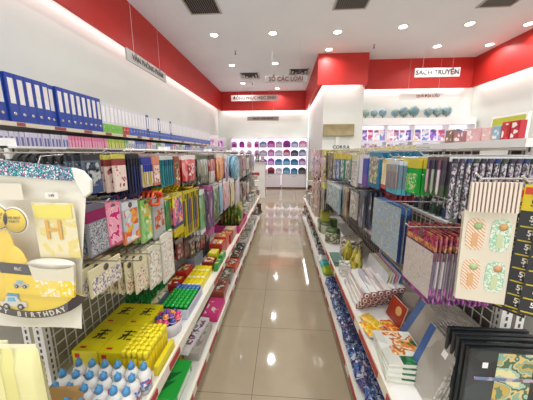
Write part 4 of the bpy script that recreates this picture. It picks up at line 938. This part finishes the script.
# tub of coloured balls
o = MB().lathe([(.055, 0), (.062, .002), (.068, .07), (.066, .07), (.058, .004)], M('#cfc8cc', .2), n=20).build('ball_tub'); o.location = (-.59, 1.13, Z0); tag(o, 'round clear tub holding coloured balls', 'tub')
bc = [('#2a2f7c', 'navy'), ('#d8347a', 'pink'), ('#e08a2a', 'orange'), ('#3a3f94', 'blue'), ('#7a3a9a', 'purple'), ('#e05a6a', 'coral')]
k = 0
for lz, rr, cnt in ((.05, .043, 8), (.078, .05, 9), (.092, .022, 5)):
    for i in range(cnt):
        a = 2 * math.pi * i / cnt + lz * 9; c, nm = bc[(i * 2 + k) % 6]
        o = MB().sphere((0, 0, 0), .0165, M(c, .25, coat=.4), 12).build('foam_ball'); o.location = (-.59 + rr * math.cos(a), 1.13 + rr * math.sin(a), Z0 + lz)
        MB().lathe([(.0167, -.0012), (.0169, 0), (.0167, .0012)], W, n=12).build('seam_ring', o)
        tag(o, '%s ball in the round tub, %s layer, %s around' % (nm, ['bottom', 'upper', 'centre'][k % 3 if k < 3 else 2], ORD[i]), 'ball', 'coloured balls in the tub')
    k += 1
# green box of caps, blue rear
def tray(x, y, w_, l_, h_, c, lab):
    m = MB().box(0, w_, 0, l_, 0, .003, c).box(0, .003, 0, l_, .003, h_, c).box(w_ - .003, w_, 0, l_, .003, h_, c).box(.003, w_ - .003, 0, .003, .003, h_, c).box(.003, w_ - .003, l_ - .003, l_, .003, h_, c)
    o = m.build('display_tray'); MB().box(w_ + .0002, w_ + .001, l_ * .1, l_ * .9, h_ * .25, h_ * .75, M('#b8b4c4')).build('front_label', o); o.location = (x, y, Z0); tag(o, lab, 'tray'); return o
tray(-.69, 1.22, .165, .26, .06, M('#c9ccd8', .3), 'pale display tray full of green and blue pots')
k = 0
def pot(c):
    o = MB().lathe([(.009, 0), (.0115, .05), (.0125, .05), (.0125, .062), (.001, .063)], M(c, .3, coat=.3), n=10).build('clay_pot'); MB().lathe([(.0127, .052), (.0129, .055), (.0127, .058)], M(c, .5), n=10).build('lid_rim', o); return o
pg, pb = pot('#17a83a'), pot('#4a78b8'); tg_, tb_ = tree(pg), tree(pb); ng = nb = 0
for j in range(9):
    for i in range(6):
        gr_ = j < 7
        if gr_: o = pg if ng == 0 else dup(pg, ch=tg_); ng += 1
        else: o = pb if nb == 0 else dup(pb, ch=tb_); nb += 1
        o.location = (-.673 + i * .0262, 1.238 + j * .027, Z0 + .016)
        tag(o, '%s topped pot in the pale tray, %s row, %s from the grid' % ('green' if gr_ else 'blue', ORD[j], ORD[i]), 'pot', 'small pots in the pale tray')
def bar(c, L, w_=.03): 
    o = MB().box(-w_ / 2, w_ / 2, 0, L, 0, .028, M(c, .35, coat=.3)).build('clay_block', bevel=.004); MB().box(-w_ / 2 + .003, w_ / 2 - .003, L * .15, L * .3, .0282, .029, W).build('paper_label', o); return o
k = 0; yb = bar('#ecd818', .1); yt = tree(yb); 
for j in range(3):
    for i in range(4):
        for l in range(2):
            o = yb if k == 0 else dup(yb, ch=yt); k += 1
            o.location = (-.66 + i * .0325, 1.48 + j * .105, Z0 + l * .0285)
            tag(o, 'bright yellow block, %s layer, %s row, %s from the grid' % (['bottom', 'top'][l], ORD[j], ORD[i]), 'block', 'yellow blocks on the left shelf')
extra = [('#b02a22', 'red', -.76, 1.45, .07, .14, .07), ('#c4372a', 'scarlet', -.77, 1.62, .08, .14, .08), ('#8a2420', 'dark red', -.64, 1.81, .09, .12, .07), ('#2f8a3a', 'green', -.54, 1.8, .035, .12, .06), ('#e8dc20', 'yellow', -.63, 1.95, .07, .1, .09),
         ('#b83020', 'bright red', -.66, 2.08, .12, .14, .12), ('#c84a2c', 'orange red', -.66, 2.24, .12, .14, .13), ('#a83228', 'brick', -.65, 2.4, .12, .14, .1), ('#3f9a48', 'leaf green', -.54, 1.95, .035, .12, .07), ('#d8a89c', 'rose', -.65, 2.58, .12, .14, .1), ('#8f9aa0', 'grey blue', -.77, 1.8, .08, .2, .1), ('#4a4448', 'charcoal', -.8, 2.05, .1, .2, .12), ('#6a7a8a', 'steel blue', -.8, 1.25, .08, .16, .06)]
for c, nm, x, y, w_, l_, h_ in extra:
    flat('clay_box', x, y, w_, l_, h_, M(c, .35, coat=.2), '%s box among the modelling goods on the left shelf' % nm, art=P_([c, '#e8e0d8', c, '#f0d848'], 40), z=Z0)
# magenta basket of green packs
bx_ = MB(); MG = M('#c23a78', .35)
Y0, Y1, X0, X1 = 2.75, 3.35, -.8, -.5
bx_.box(X0, X1, Y0, Y1, 0, .01, MG)
bo = bx_.build('basket')
rim = MB()
for (a, b, c, d) in ((X0, X1, Y0, Y0 + .01), (X0, X1, Y1 - .01, Y1), (X0, X0 + .01, Y0 + .01, Y1 - .01), (X1 - .01, X1, Y0 + .01, Y1 - .01)): rim.box(a, b, c, d, .011, .09, MG)
rim.build('basket_wall', bo); bo.location = (0, 0, Z0); tag(bo, 'magenta basket holding green packs on the left shelf', 'basket')
for i in range(6):
    o = MB().pillow(-.13, .13, 0, .28, .06, P_(['#4a8a3a', '#7aa04a', '#b87a4a', '#c8c060', '#2f6a30'], 22), n=6, pw=.4).build('snack_pack'); MB().box(-.002, .002, -.12, .12, .281, .292, M('#d8c84a')).build('top_seal', o)
    o.location = (-.545 - i * .042, 3.05, Z0 + .012); tag(o, 'green and brown pack in the magenta basket, %s from the aisle' % ORD[i], 'packet', 'green packs in the basket')
for i in range(8):
    y = 3.45 + i * .21; c = fc[i % 9]
    h_ = R.uniform(.08, .22); o = MB().box(-.09, .09, -.09, .09, 0, h_, P_([c, '#dcd8d0', c, '#6a6058'], 20)).build('goods_box', bevel=.004); o.location = (-.62, y, Z0)
    tag(o, '%s box on the far left shelf, %s beyond the magenta basket' % (fn[i % 9], ORD[i]), 'box', 'boxes far along the left shelf')
# green tufts in front of the card packs (artificial grass packs)
for i in range(4):
    o = MB().box(-.03, .03, -.05, .05, -.0195, .06, M('#cfc8a4', .4)).build('grass_pack')
    q = MB()
    for k in range(70):
        x, y = R.uniform(-.03, .03), R.uniform(-.05, .05); q.tube([(x, y, .06), (x + R.uniform(-.01, .01), y + R.uniform(-.01, .01), R.uniform(.085, .115))], .003, M('#1f8a3a', .5), 3)
    tag(q.build('green_tuft', o), None, None, kind='stuff'); o.location = (-.72 + (i % 2) * .0, 1.42 - i * .0, Z0); o.location = (-.86 + .085 * (i % 2), 1.27 + .13 * (i // 2), Z0 + .02)
    tag(o, 'small pack with green tufted top under the cream cards, %s' % ['near left', 'near right', 'far left', 'far right'][i], 'pack', 'green tufted packs')
# near-left corner: open carton and cream foam packs
def carton():
    c = M('#b08a52', .7); m = MB()
    w_, l_, h_ = .2, .12, .06
    m.box(0, w_, 0, l_, 0, .004, c).box(0, .004, 0, l_, .004, h_, c).box(w_ - .004, w_, 0, l_, .004, h_, c).box(.004, w_ - .004, l_ - .004, l_, .004, h_, c).box(.004, w_ - .004, 0, .004, .004, h_, c)
    o = m.build('open_carton')
    MB().raw([(0, l_, h_), (w_, l_, h_), (w_ * .9, l_ + .05, h_ + .04), (0, l_ + .05, h_ + .045), (0, l_ - .002, h_), (w_, l_ - .002, h_), (w_ * .9, l_ + .048, h_ + .041), (0, l_ + .048, h_ + .046)], [(0, 1, 2, 3), (7, 6, 5, 4), (0, 4, 5, 1), (3, 2, 6, 7)], c).build('flap', o)
    MB().raw([(0, 0, h_), (0, l_, h_), (-.06, l_, h_ + .03), (-.06, 0, h_ + .03)], [(0, 1, 2, 3), (3, 2, 1, 0)], c).build('flap', o)
    o.location = (-.84, .5, Z0 + .02); o.rotation_euler = (0, 0, .15); tag(o, 'open brown cardboard carton at the near left corner', 'carton')
carton()
o = MB().raw([(0, 0, 0), (.1, 0, 0), (.13, .09, .01), (.02, .1, .02), (0, 0, .003), (.1, 0, .003), (.13, .09, .013), (.02, .1, .023)], [(3, 2, 1, 0), (4, 5, 6, 7), (0, 1, 5, 4), (1, 2, 6, 5), (2, 3, 7, 6), (3, 0, 4, 7)], W).build('paper_slip')
o.location = (-.7, .545, Z0 + .085); MB().tube([(.05, .03, .012), (.075, .06, .019)], .0025, BLK, 5).build('ink_mark', o); tag(o, 'white paper slip lying over the open carton', 'paper')
for i in range(5):
    o = MB().pillow(-.035, .035, -.4, 0, .04, M('#e3dc8e' if i % 2 else '#e9e3a4', .4, coat=.2), n=8, pw=.25, wob=.0015).build('foam_pack')
    MB().box(-.001, .001, -.03, .03, 0, .012, M('#f0ecc8', .3)).build('top_seal', o)
    o.rotation_euler = (0, 0, .3 - math.pi / 2 * 0 + 1.35); o.location = (-.68 - i * .045, .535 + i * .004, .94 - (i % 2) * .006)
    tag(o, 'pale yellow wrapped foam pack at the near left, %s from the uprights' % ORD[i], 'pack', 'pale yellow foam packs')
o = MB().box(-.95, -.62, .5, .6, Z0, .542, M('#d8d2c0')).build('stand_tray'); MB().box(-.95, -.62, .499, .4995, Z0, .545, M('#b8b2a0')).build('front_lip', o); tag(o, 'low pale tray under the foam packs', 'tray')

# ------------------------------------------------------------------ top shelf of the right gondola
for i, (pxa, pxb, pt, c, nm) in enumerate(((466, 480, 127.5, '#dcaeb0', 'pale pink'), (481, 490, 127, '#e0b8b4', 'blush pink'), (491, 499, 125.5, '#8fb4c4', 'pale blue'), (500, 507.5, 121.5, '#c2353c', 'red'), (509, 518, 120, '#b92c38', 'crimson'), (445, 452, 130, '#8a6a58', 'brown'), (453, 463, 131, '#a8747a', 'mauve'))):
    a = onX(pxb, 138, .9); b = onX(pxa, 138, .9); zt = onX(pxb, pt, .9).z
    o = MB().box(.9, .925, a.y, b.y, 1.501, zt, M(c, .4)).build('gift_box', bevel=.002); MB().box(.8985, .8998, a.y + .006, b.y - .006, 1.51, zt - .008, P_([c, c, '#f0e4dc', c], 45)).build('front_label', o)
    tag(o, '%s box on top of the right shelves' % nm, 'box', 'boxes on top of the right shelves')
a, b = onX(529, 111, 1.15), onX(492, 119, 1.15); c_, d_ = onX(492, 127, 1.15), onX(529, 127, 1.15)
m = MB().box(1.15, 1.165, a.y, b.y, 1.501, a.z, M('#f0eee8', .4)); o = m.build('header_board'); MB().box(1.148, 1.1498, a.y + .01, b.y - .01, a.z - .11, a.z - .012, M('#b9b83c', .4)).build('green_panel', o)
tag(o, 'white framed olive green header board on top of the right shelves', 'sign board')
m = MB().box(1.15, 1.165, b.y + .04, b.y + .2, 1.501, a.z - .05, M('#efece8', .4)); o = m.build('header_board'); MB().box(1.148, 1.1498, b.y + .06, b.y + .18, 1.56, a.z - .07, M('#dcd8e0', .4)).build('pale_panel', o)
tag(o, 'small white framed board left of the olive green header board', 'sign board')
o = MB().box(.815, .818, .99, 1.12, 1.36, 1.46, M('#eceae4', .4)).build('price_board'); MB().box(.8142, .8149, 1.0, 1.11, 1.37, 1.45, M('#f4f2ee', .4)).build('blank_face', o); tag(o, 'blank white price board by the near right upright', 'price board')
# long yellow card strip along the front of the right top
o = MB().box(.74, .745, 1.5, 4.6, 1.475, 1.497, P_(['#d8c83a', '#e8dca0', '#cfc060', '#e0d8c0'], 30)).build('price_strip'); tag(o, 'long yellow printed price strip along the right shelf top', 'price strip')
b_ = MB()
for yy in (1.5, 2.5, 3.5, 4.55): b_.box(.745, .82, yy, yy + .006, 1.478, 1.484, CHROME)
b_.build('strip_bracket', o)
o = MB().tube([(-.62, .95, 1.462), (-.62, 5.1, 1.462)], .006, M('#dedad2', .3), 6).build('top_bar')
b_ = MB()
for k in range(8): b_.tube([(-.62, 1.0 + .58 * k, 1.462), (-.9, 1.0 + .58 * k, 1.468)], .004, CHROME, 4)
b_.build('bar_bracket', gl).location = (-XL, -.3, 0)
o.parent = gl; o.location = (-XL, -.3, 0)

# ------------------------------------------------------------------ left wall shelves with files
def wall_unit(y0, y1, zs, lab):
    t = empty('wall_shelving', (-2.75, y0, 0)); tag(t, lab, 'shelving unit')
    for z in zs: MB().box(.0, .64, 0, y1 - y0, z - .022, z, METAL).build('shelf', t)
    for z in zs:
        r = MB().box(.641, .646, 0, y1 - y0, z - .028, z + .006, M('#d8d0b8', .4)).build('price_rail', t); yy = .05
        while yy < y1 - y0 - .2:
            L = R.uniform(.06, .14); MB().box(.6462, .648, yy, yy + L, z - .024, z + .003, M('#9a4a50' if R.random() < .6 else '#e8e4dc', .4)).build('price_tag', r); yy += L + R.uniform(.04, .3)
    for yy in [k for k in (0, 1.9, 3.8, y1 - y0 - .03)]: MB().box(.0, .03, yy, yy + .03, 0.0, 2.1, METAL).build('upright', t)
    MB().box(.031, .04, .03, y1 - y0 - .03, .2, 1.5, PANEL).build('back_panel', t)
    return t
wall_unit(1.3, 7.3, (.5, .9, 1.31, 1.685), 'white wall shelving holding rows of files along the left wall')
def file_box(spine, bottom, lab, hh=.345, w_=.068):
    m = MB().box(-.27, 0, 0, w_, 0, hh, spine) if not bottom else MB().box(-.27, 0, 0, w_, hh * .3, hh, spine).box(-.27, 0, 0, w_, 0, hh * .3, bottom)
    o = m.build('lever_file'); MB().box(.0002, .001, w_ * .22, w_ * .8, hh * .38, hh * .9, lab).build('spine_label', o)
    MB().lathe([(.008, .0005), (.013, .0005), (.013, .0015), (.008, .0015)], CHROME, c=(0, w_ / 2, hh * .17), n=12, axis='x').build('finger_ring', o); return o
blue = M('#23449c', .35, coat=.3); bl = file_box(blue, None, P_(['#dfdcd6', '#e6e3de'], 10), .362); tb = tree(bl)
y = 1.45; i = 0
while y < 2.82:
    o = bl if i == 0 else dup(bl, ch=tb); o.location = (-2.105 - (.02 if i in (5, 11) else 0), y, 1.692); i += 1; y += .0715
    tag(o, 'blue lever file with white spine label, top wall shelf, %s from the near end' % ORD[i - 1], 'file', 'blue lever files on the top wall shelf')
kinds = [('#7cc04a', 'green footed'), ('#c2423c', 'red footed'), ('#4a66b8', 'blue footed'), ('#34508f', 'dark blue')]
pw = []
for c, nm in kinds:
    pw.append(None)
i = 0
while y < 7.2:
    kx = (0 if i < 5 else 1 if i < 7 else 3 if i in (13, 18, 24) else 2)
    if pw[kx] is None:
        c = kinds[kx][0]; o = file_box(M('#dad9dc', .4) if kx < 3 else M(c), M(c, .4), P_(['#f0eef0', '#f6f4f4'], 10), .33); pw[kx] = (o, tree(o))
    else: o = dup(pw[kx][0], ch=pw[kx][1])
    o.location = (-2.105, y, 1.692 + (0.0)); i += 1; y += .0735
    nth = ORD[i - 1] + ' after the blue files'
    tag(o, '%s white magazine file, %s' % (kinds[kx][1], nth), 'file', 'white magazine files on the top wall shelf')
rowp = {}; KN = {}
y = 1.5; i = 0
while y < 7.2:
    kx = 'lavender' if y < 2.35 else 'pink' if y < 2.92 else 'lime' if y < 3.25 else ['white', 'blue', 'blue', 'rose', 'white', 'green'][(i // 4) % 6]
    cc = {'lavender': ('#cfcbdc', '#6a6ea8'), 'pink': ('#dc7f9f', '#e8b0c4'), 'lime': ('#a8bc4a', '#d8d88a'), 'white': ('#dcdad8', '#9a9cc0'), 'blue': ('#5a70b0', '#c8d0e4'), 'rose': ('#d090a0', '#e8dcdc'), 'green': ('#7ea87a', '#dce4d4')}[kx]
    if kx not in rowp:
        m = MB().box(-.22, 0, 0, .034, 0, .3, M(cc[0], .4)).build('document_file'); MB().box(.0002, .001, .008, .026, .06, .26, M(cc[1], .4)).build('spine_label', m); rowp[kx] = (m, tree(m)); o = m
    else: o = dup(rowp[kx][0], ch=rowp[kx][1])
    o.location = (-2.11 + R.uniform(-.01, 0), y, 1.317); y += .0385; i += 1; KN[kx] = KN.get(kx, 0) + 1
    tag(o, '%s slim file in the second row under the lever files, %s of that colour' % (kx, ORD[KN[kx] - 1]), 'file', '%s slim files on the second wall shelf' % kx)
# third row: file boxes low down (seen through the grid)
# ------------------------------------------------------------------ far left wall display
t = empty('wall_display', (-2.75, 7.5, 0)); tag(t, 'white wall display with lit shelves at the far left', 'shelving unit')
for z in (.6, .97, 1.33, 1.68): MB().box(.0, .45, 0, 2.6, z - .02, z, METAL).build('shelf', t)
LIT = M('#f3e8f8', .5, emit=1.1)
MB().box(.001, .02, 0, 2.6, .0, 2.05, LIT).build('lit_back_panel', t)
for yy in (0, 1.29, 2.58): MB().box(.021, .45, yy, yy + .02, 0.0, 2.05, METAL).build('divider', t)
# back display
t = empty('back_display', (-2.2, 10.3, 0)); tag(t, 'white lit display shelving with bags across the back wall', 'shelving unit')
for z in (.6, .97, 1.33, 1.68, 2.05): MB().box(0, 3.14, .0, .4, z - .02, z, METAL).build('shelf', t)
MB().box(0, 3.14, .42, .44, .05, 2.05, LIT).build('lit_back_panel', t)
for k, x in enumerate((0, 1.16, 2.1, 3.12)): MB().box(x, x + .02, .0, .41, .0, 2.05, METAL).build('divider', t)
for k, (xa, xb) in enumerate(((0.02, 1.14), (1.18, 2.08), (2.12, 3.1))):
    c = MB().box(xa, xb, .0, .38, .06, .57, M('#ece8ea', .4)).build('cabinet_door', t); MB().box((xa + xb) / 2 - .06, (xa + xb) / 2 + .06, -.012, -.0002, .5, .512, CHROME).build('handle', c)
MB().box(1.3, 3.1, .05, .3, .0, .055, M('#8a4038', .5)).build('plinth', t)
area_t = [(2.04, 'back_display_lamp')]
def bag(c1, c2, w_=.26, h_=.27, nm='school_bag'):
    m = MB(); pts = []
    for j in range(9): a = math.pi * j / 8; pts.append((w_ / 2 * math.cos(a), h_ * .6 + h_ * .4 * math.sin(a)))
    pts += [(-w_ / 2, .02), (-w_ / 2 + .02, 0), (w_ / 2 - .02, 0), (w_ / 2, .02)]
    o = m.prism(pts[::-1], 'y', -.07, .07, M(c1, .5)).build(nm, bevel=.012)
    MB().prism([(u * .75, v * .5 + .015) for u, v in pts][::-1], 'y', -.1, -.0705, M(c2, .5)).build('front_pocket', o)
    MB().tube([(-.03, 0, h_ - .004), (-.03, 0, h_ + .03), (.03, 0, h_ + .03), (.03, 0, h_ - .004)], .006, M(c2, .5), 5).build('handle', o); return o
SC_ = 1
tiers = {1.68: [('#7f9bd0', '#d8c8e8', 'pale blue'), ('#b42fa0', '#d88ad0', 'magenta'), ('#d0b0e0', '#f0e0f4', 'lilac'), ('#c02ab0', '#8a2a90', 'bright magenta'), ('#8a9ac8', '#c9d4e8', 'grey blue'), ('#e08ab8', '#f4d4e4', 'pink')],
         1.33: [('#b8b4c8', '#e0dce8', 'silver'), ('#c878c0', '#e8b8e0', 'orchid'), ('#b8c4d4', '#e4ecf4', 'ice grey'), ('#c84a6a', '#e8c0cc', 'crimson'), ('#3a4048', '#707880', 'charcoal'), ('#7a90a8', '#c4d0dc', 'steel')],
         .97: [('#8a4ab0', '#c8a0d8', 'purple'), ('#b86ac8', '#e0b8e8', 'mauve'), ('#2f7ab4', '#6ab0d8', 'blue'), ('#2a86b8', '#88c8e0', 'sky blue'), ('#2a6aa0', '#5a9ac8', 'deep blue'), ('#a878b8', '#e0c8e4', 'dusky lilac')],
         .6: [('#a03a50', '#c87a88', 'wine red'), ('#a83c48', '#5a2a30', 'dark red'), ('#c8c4cc', '#e8e4ec', 'pale grey'), ('#4a88b0', '#88b8d0', 'azure'), ('#2a6a98', '#5a9ac0', 'ocean blue'), ('#3a3c44', '#6a6c74', 'black')]}
zn = {1.68: 'top', 1.33: 'second', .97: 'third', .6: 'lowest'}
for z, L in tiers.items():
    for i, (a, b, nm) in enumerate(L):
        o = bag(a, b, .31 if (i + int(z * 10)) % 2 else .28, .24 + .03 * ((i * 3) % 2)); o.location = (-.85 + i * .32, 10.48, z + .001); tag(o, '%s school bag on the %s lit back shelf' % (nm, zn[z]), 'school bag', 'school bags on the back display')
    for i in range(4):
        a, b, nm = L[(i * 2 + 1) % 6]; o = bag(b, a, .2, .24); o.location = (-2.05 + i * .31, 10.48, z + .001); tag(o, 'pale bag with %s pocket on the %s back shelf, %s from the left wall' % (nm, zn[z], ORD[i]), 'school bag', 'school bags at the back left')
    for i in range(8):
        if z < 1.3: continue
        a, b, nm = L[(i * 5 + 2) % 6]; o = bag(a, b, .18, .24); o.rotation_euler = (0, 0, math.pi / 2); o.location = (-2.5, 7.75 + i * .31, z + .001)
        tag(o, '%s bag on the %s shelf of the far left wall, %s along' % (nm, zn[z], ORD[i]), 'school bag', 'school bags on the far left wall')
area('back_display_lamp', (-.6, 10.35, 2.1), 3.0, .05, 3, rot=(math.radians(20), 0, 0))

# ------------------------------------------------------------------ aisle-end displays
def tower(x, y, lab, cols, s_=1):
    t = empty('round_display', (x, y, 0)); tag(t, lab, 'display stand')
    for k, (z, r) in enumerate(((.12, .34), (.5, .3), (.85, .26))):
        MB().lathe([(.02, z - .02), (r, z - .02), (r + .004, z - .012), (r, z), (.02, z)], M('#d8d2c4' if k else '#3f3a36', .4), n=28).build('round_shelf', t)
    MB().tube([(0, 0, 0), (0, 0, 1.15)], .025, M('#4a4440', .4), 10).build('pole', t)
    for k, (z, r) in enumerate(((.121, .26), (.501, .22), (.851, .18))):
        n = (9, 8, 6)[k]
        for i in range(n):
            a = 2 * math.pi * i / n; c = cols[(i + k) % len(cols)]; h_ = R.uniform(.1, .24)
            o = MB().box(-.05, .05, -.035, .035, 0, h_, M(c, .45)).build('display_pack', bevel=.004); MB().box(.0502, .051, -.028, .028, h_ * .2, h_ * .85, P_([c, '#e0dcd4', '#4a4440'], 30)).build('label_panel', o)
            o.location = (x + r * math.cos(a), y + r * math.sin(a), z); o.rotation_euler = (0, 0, a)
            tag(o, 'small pack on the %s tier of the %s, %s anticlockwise from the right' % (['low', 'middle', 'upper'][k], 'left round display' if x < 0 else 'right round display', ORD[i]), 'packet', 'packs on the %s tier, %s round display' % (['low', 'middle', 'upper'][k], 'left' if x < 0 else 'right'))
tower(-.82, 5.62, 'round tiered display at the far end of the left shelves', ['#5a4640', '#8a7a6a', '#c9b8a4', '#3f3a3c', '#a85a50', '#d8ccb8'])
tower(.78, 5.62, 'round tiered display at the far end of the right shelves', ['#b88a84', '#c9a8a0', '#5a6a48', '#d8c8b8', '#6a4a44', '#a8a07a'])
o = MB().box(-1.3, -.62, 8.2, 8.7, 0, 1.12, M('#f0eeea', .4)).build('service_counter'); MB().box(-1.33, -.59, 8.17, 8.73, 1.12, 1.15, M('#d8d4ce', .3)).build('counter_top', o)
MB().box(-1.2, -.8, 8.195, 8.1995, .72, .82, M('#b8404a')).build('red_lettering_strip', o); tag(o, 'white counter block with red strip before the back display', 'counter')
for i, c in enumerate(('#7a6a5c', '#b0a494', '#4a4644', '#98807a')):
    h_ = (.3, .22, .26, .18)[i]; o = MB().box(-.06, .06, -.06, .06, 0, h_, M(c, .5)).build('counter_box', bevel=.005); MB().box(-.045, .045, -.0612, -.0604, .03, h_ - .03, P_([c, '#e0d8cc'], 30)).build('label_panel', o)
    o.location = (-1.22 + i * .17, 8.4, 1.151); tag(o, '%s box on the white counter' % ['brown', 'tan', 'charcoal', 'dusty rose'][i], 'box', 'boxes on the white counter')
# dark hanging basket past the blue cases
o = MB().box(-.9, -.6, 3.15 + .9, 3.4 + .9, 1.06, 1.07, M('#2a2a30', .4)).build('wire_basket'); q = MB()
for (a, b, c, d) in ((-.9, -.6, 4.05, 4.06), (-.9, -.6, 4.29, 4.3), (-.9, -.89, 4.06, 4.29), (-.61, -.6, 4.06, 4.29)): q.box(a, b, c, d, 1.071, 1.17, M('#2a2a30', .4))
q.build('basket_wall', o); tag(o, 'dark basket high on the far left shelves', 'basket')

# ------------------------------------------------------------------ column face, panel and letters
o = MB().box(1.03, 1.84, 6.96, 7.0, 1.89, 2.2, M('#9a8a5e', .3, .3)).build('notice_panel', bevel=.004); MB().box(1.05, 1.82, 6.955, 6.9595, 1.91, 2.18, noisy('brushed_gold', '#8f8058', '#bdb087', 2.5, .3)).build('panel_face', o); tag(o, 'bronze olive notice panel on the white column', 'panel')
MB().box(1.38, 1.46, 6.97, 6.99, 1.6, 1.889, M('#e4e2dc')).build('panel_stem', o)
o = MB().box(1.05, 1.95, 6.72, 7.0, 0, 1.55, M('#eceae2', .4)).build('low_cabinet', bevel=.004); MB().box(1.07, 1.93, 6.715, 6.7195, .1, 1.5, M('#e4e6dc', .4)).build('door', o); tag(o, 'white cabinet below the bronze panel', 'cabinet')
for i, ch_ in enumerate('CORRA'):
    o = text(ch_, .12, M('#24262a', .4), face_mat((1.32 + i * .09, 6.85, 1.6), '-y'), None, name='standing_letter', ex=.012, bold=True); tag(o, 'black standing letter %s on the white cabinet%s' % (ch_, ', %s R' % ('first', 'second')[i - 2] if ch_ == 'R' else ''), 'letter', 'letters on the white cabinet')
# ------------------------------------------------------------------ book wall: lit bays, globes
t = empty('book_display', (2.1, 7.15, 0)); tag(t, 'white book display with lit bays on the right back wall', 'shelving unit')
BX = (0, .68, 1.37, 2.25, 2.9)
MB().box(0, 2.9, 0, .34, 2.19, 2.37, M('#f0eeec', .4)).build('header', t); MB().box(0, 2.9, .32, .34, 1.78, 2.19, M('#f4ecf8', .5, emit=.75)).build('lit_back_panel', t)
MB().box(0, 2.9, 0, .32, 1.755, 1.78, METAL).build('shelf', t); MB().box(-.0, 2.9, -.12, .34, 1.5, 1.52, METAL).build('shelf', t); MB().box(0, 2.9, .02, .34, .0, 1.499, M('#eceae8', .4)).build('cabinet_body', t)
MB().box(0, 2.9, .3, .34, 1.521, 1.754, M('#f2eef4', .5, emit=.45)).build('lit_back_panel', t)
for x in BX: MB().box(x - .012, x + .012, .0, .31, 1.521, 2.189, METAL).build('divider', t)
bpal = [['#efe6f4', '#8a6ac8', '#c8b8e0', '#5a58a8'], ['#f4ecf0', '#d0608a', '#b8b0dc', '#e8c8d4'], ['#f0eaf0', '#e0a86a', '#7a80c0', '#d8a0b8'], ['#ece8f4', '#9a8ad0', '#e8d8e8', '#6a9ac8']]
for b in range(4):
    x0, x1 = BX[b] + .03, BX[b + 1] - .03; n = 4 if b != 3 else 3
    for i in range(n):
        w_ = (x1 - x0) / n; o = MB().box(0, w_ * .86, 0, .012, 0, .3, P_(bpal[(b + i) % 4], 14)).build('story_book'); MB().box(w_ * .1, w_ * .76, -.001, -.0002, .22, .27, M(['#6a4aa8', '#c8507a', '#4a6ab8', '#e8e4ec'][(i + b * 3) % 4])).build('title_band', o)
        o.location = (2.1 + x0 + i * w_, 7.2, 1.782); o.rotation_euler = (-.15, 0, 0)
        tag(o, '%s titled story book facing out, %s lit bay, %s from the left' % (['violet', 'pink', 'blue', 'white'][(i + b * 3) % 4], ['leftmost', 'second', 'third', 'rightmost'][b], ORD[i]), 'book', 'story books in the lit bays')
for i in range(26):
    c = ['#e4e0ea', '#d8b8c8', '#b8b4d8', '#e8d8b8', '#c8d4e0'][i % 5]; h_ = R.uniform(.12, .2)
    o = MB().box(0, .09, 0, .16, 0, h_, M(c, .45)).build('slim_book'); MB().box(.015, .075, -.001, -.0002, h_ * .3, h_ * .8, M(['#8a6ac0', '#e8e4ec', '#c0607a'][i % 3])).build('spine_label', o)
    o.location = (2.15 + i * .105, 7.24 - .01, 1.521); tag(o, '%s book on the lower lit shelf, %s from the %s' % (['white', 'pink', 'lilac', 'cream', 'pale blue'][i % 5], ORD[i % 13], 'left end' if i < 13 else 'middle'), 'book', 'books on the lower lit shelf')
def globe(x, r, tone, lab):
    y = 7.28; z = 2.371 + r + .05
    t = empty('globe', (x, y, 2.371)); tag(t, lab, 'globe', 'globes on the book display')
    MB().lathe([(.001, 0), (r * .62, 0), (r * .6, .012), (r * .2, .022), (.01, .03), (.01, .05)], M('#4a3426', .4), n=18).build('base', t)
    MB().sphere((0, 0, r + .05), r, P_([tone, tone, '#9fb0a4', tone, '#b4b8a4'], 9 if r > .1 else 12, kind='noise'), 22, k=12).build('ball', t)
    A = [math.radians(d) for d in range(-95, 100, 15)]
    MB().tube([((r + .012) * math.cos(a) * .92, 0, r + .05 + (r + .012) * math.sin(a)) for a in A], .005, M('#b8b4ac', .3, .7), 6).build('meridian_arm', t)
for i, (x, r, c, nm) in enumerate(((2.2, .09, '#7f9c98', 'small grey green globe, first from the left'), (2.42, .09, '#6c98a4', 'small teal globe, second from the left'), (2.65, .1, '#6a9ab8', 'small blue globe, third from the left'), (2.98, .1, '#7099a4', 'teal globe, left of the middle trio'), (3.2, .12, '#6c98a8', 'large globe in the middle of the middle trio'), (3.46, .13, '#719eae', 'largest globe, right of the middle trio'),
                                      (3.83, .11, '#6a94a6', 'slate blue globe, left of the right trio'), (4.06, .12, '#749fb2', 'blue globe in the middle of the right trio'), (4.3, .12, '#6e98a8', 'teal blue globe at the right end'))):
    globe(x, r, c, nm)
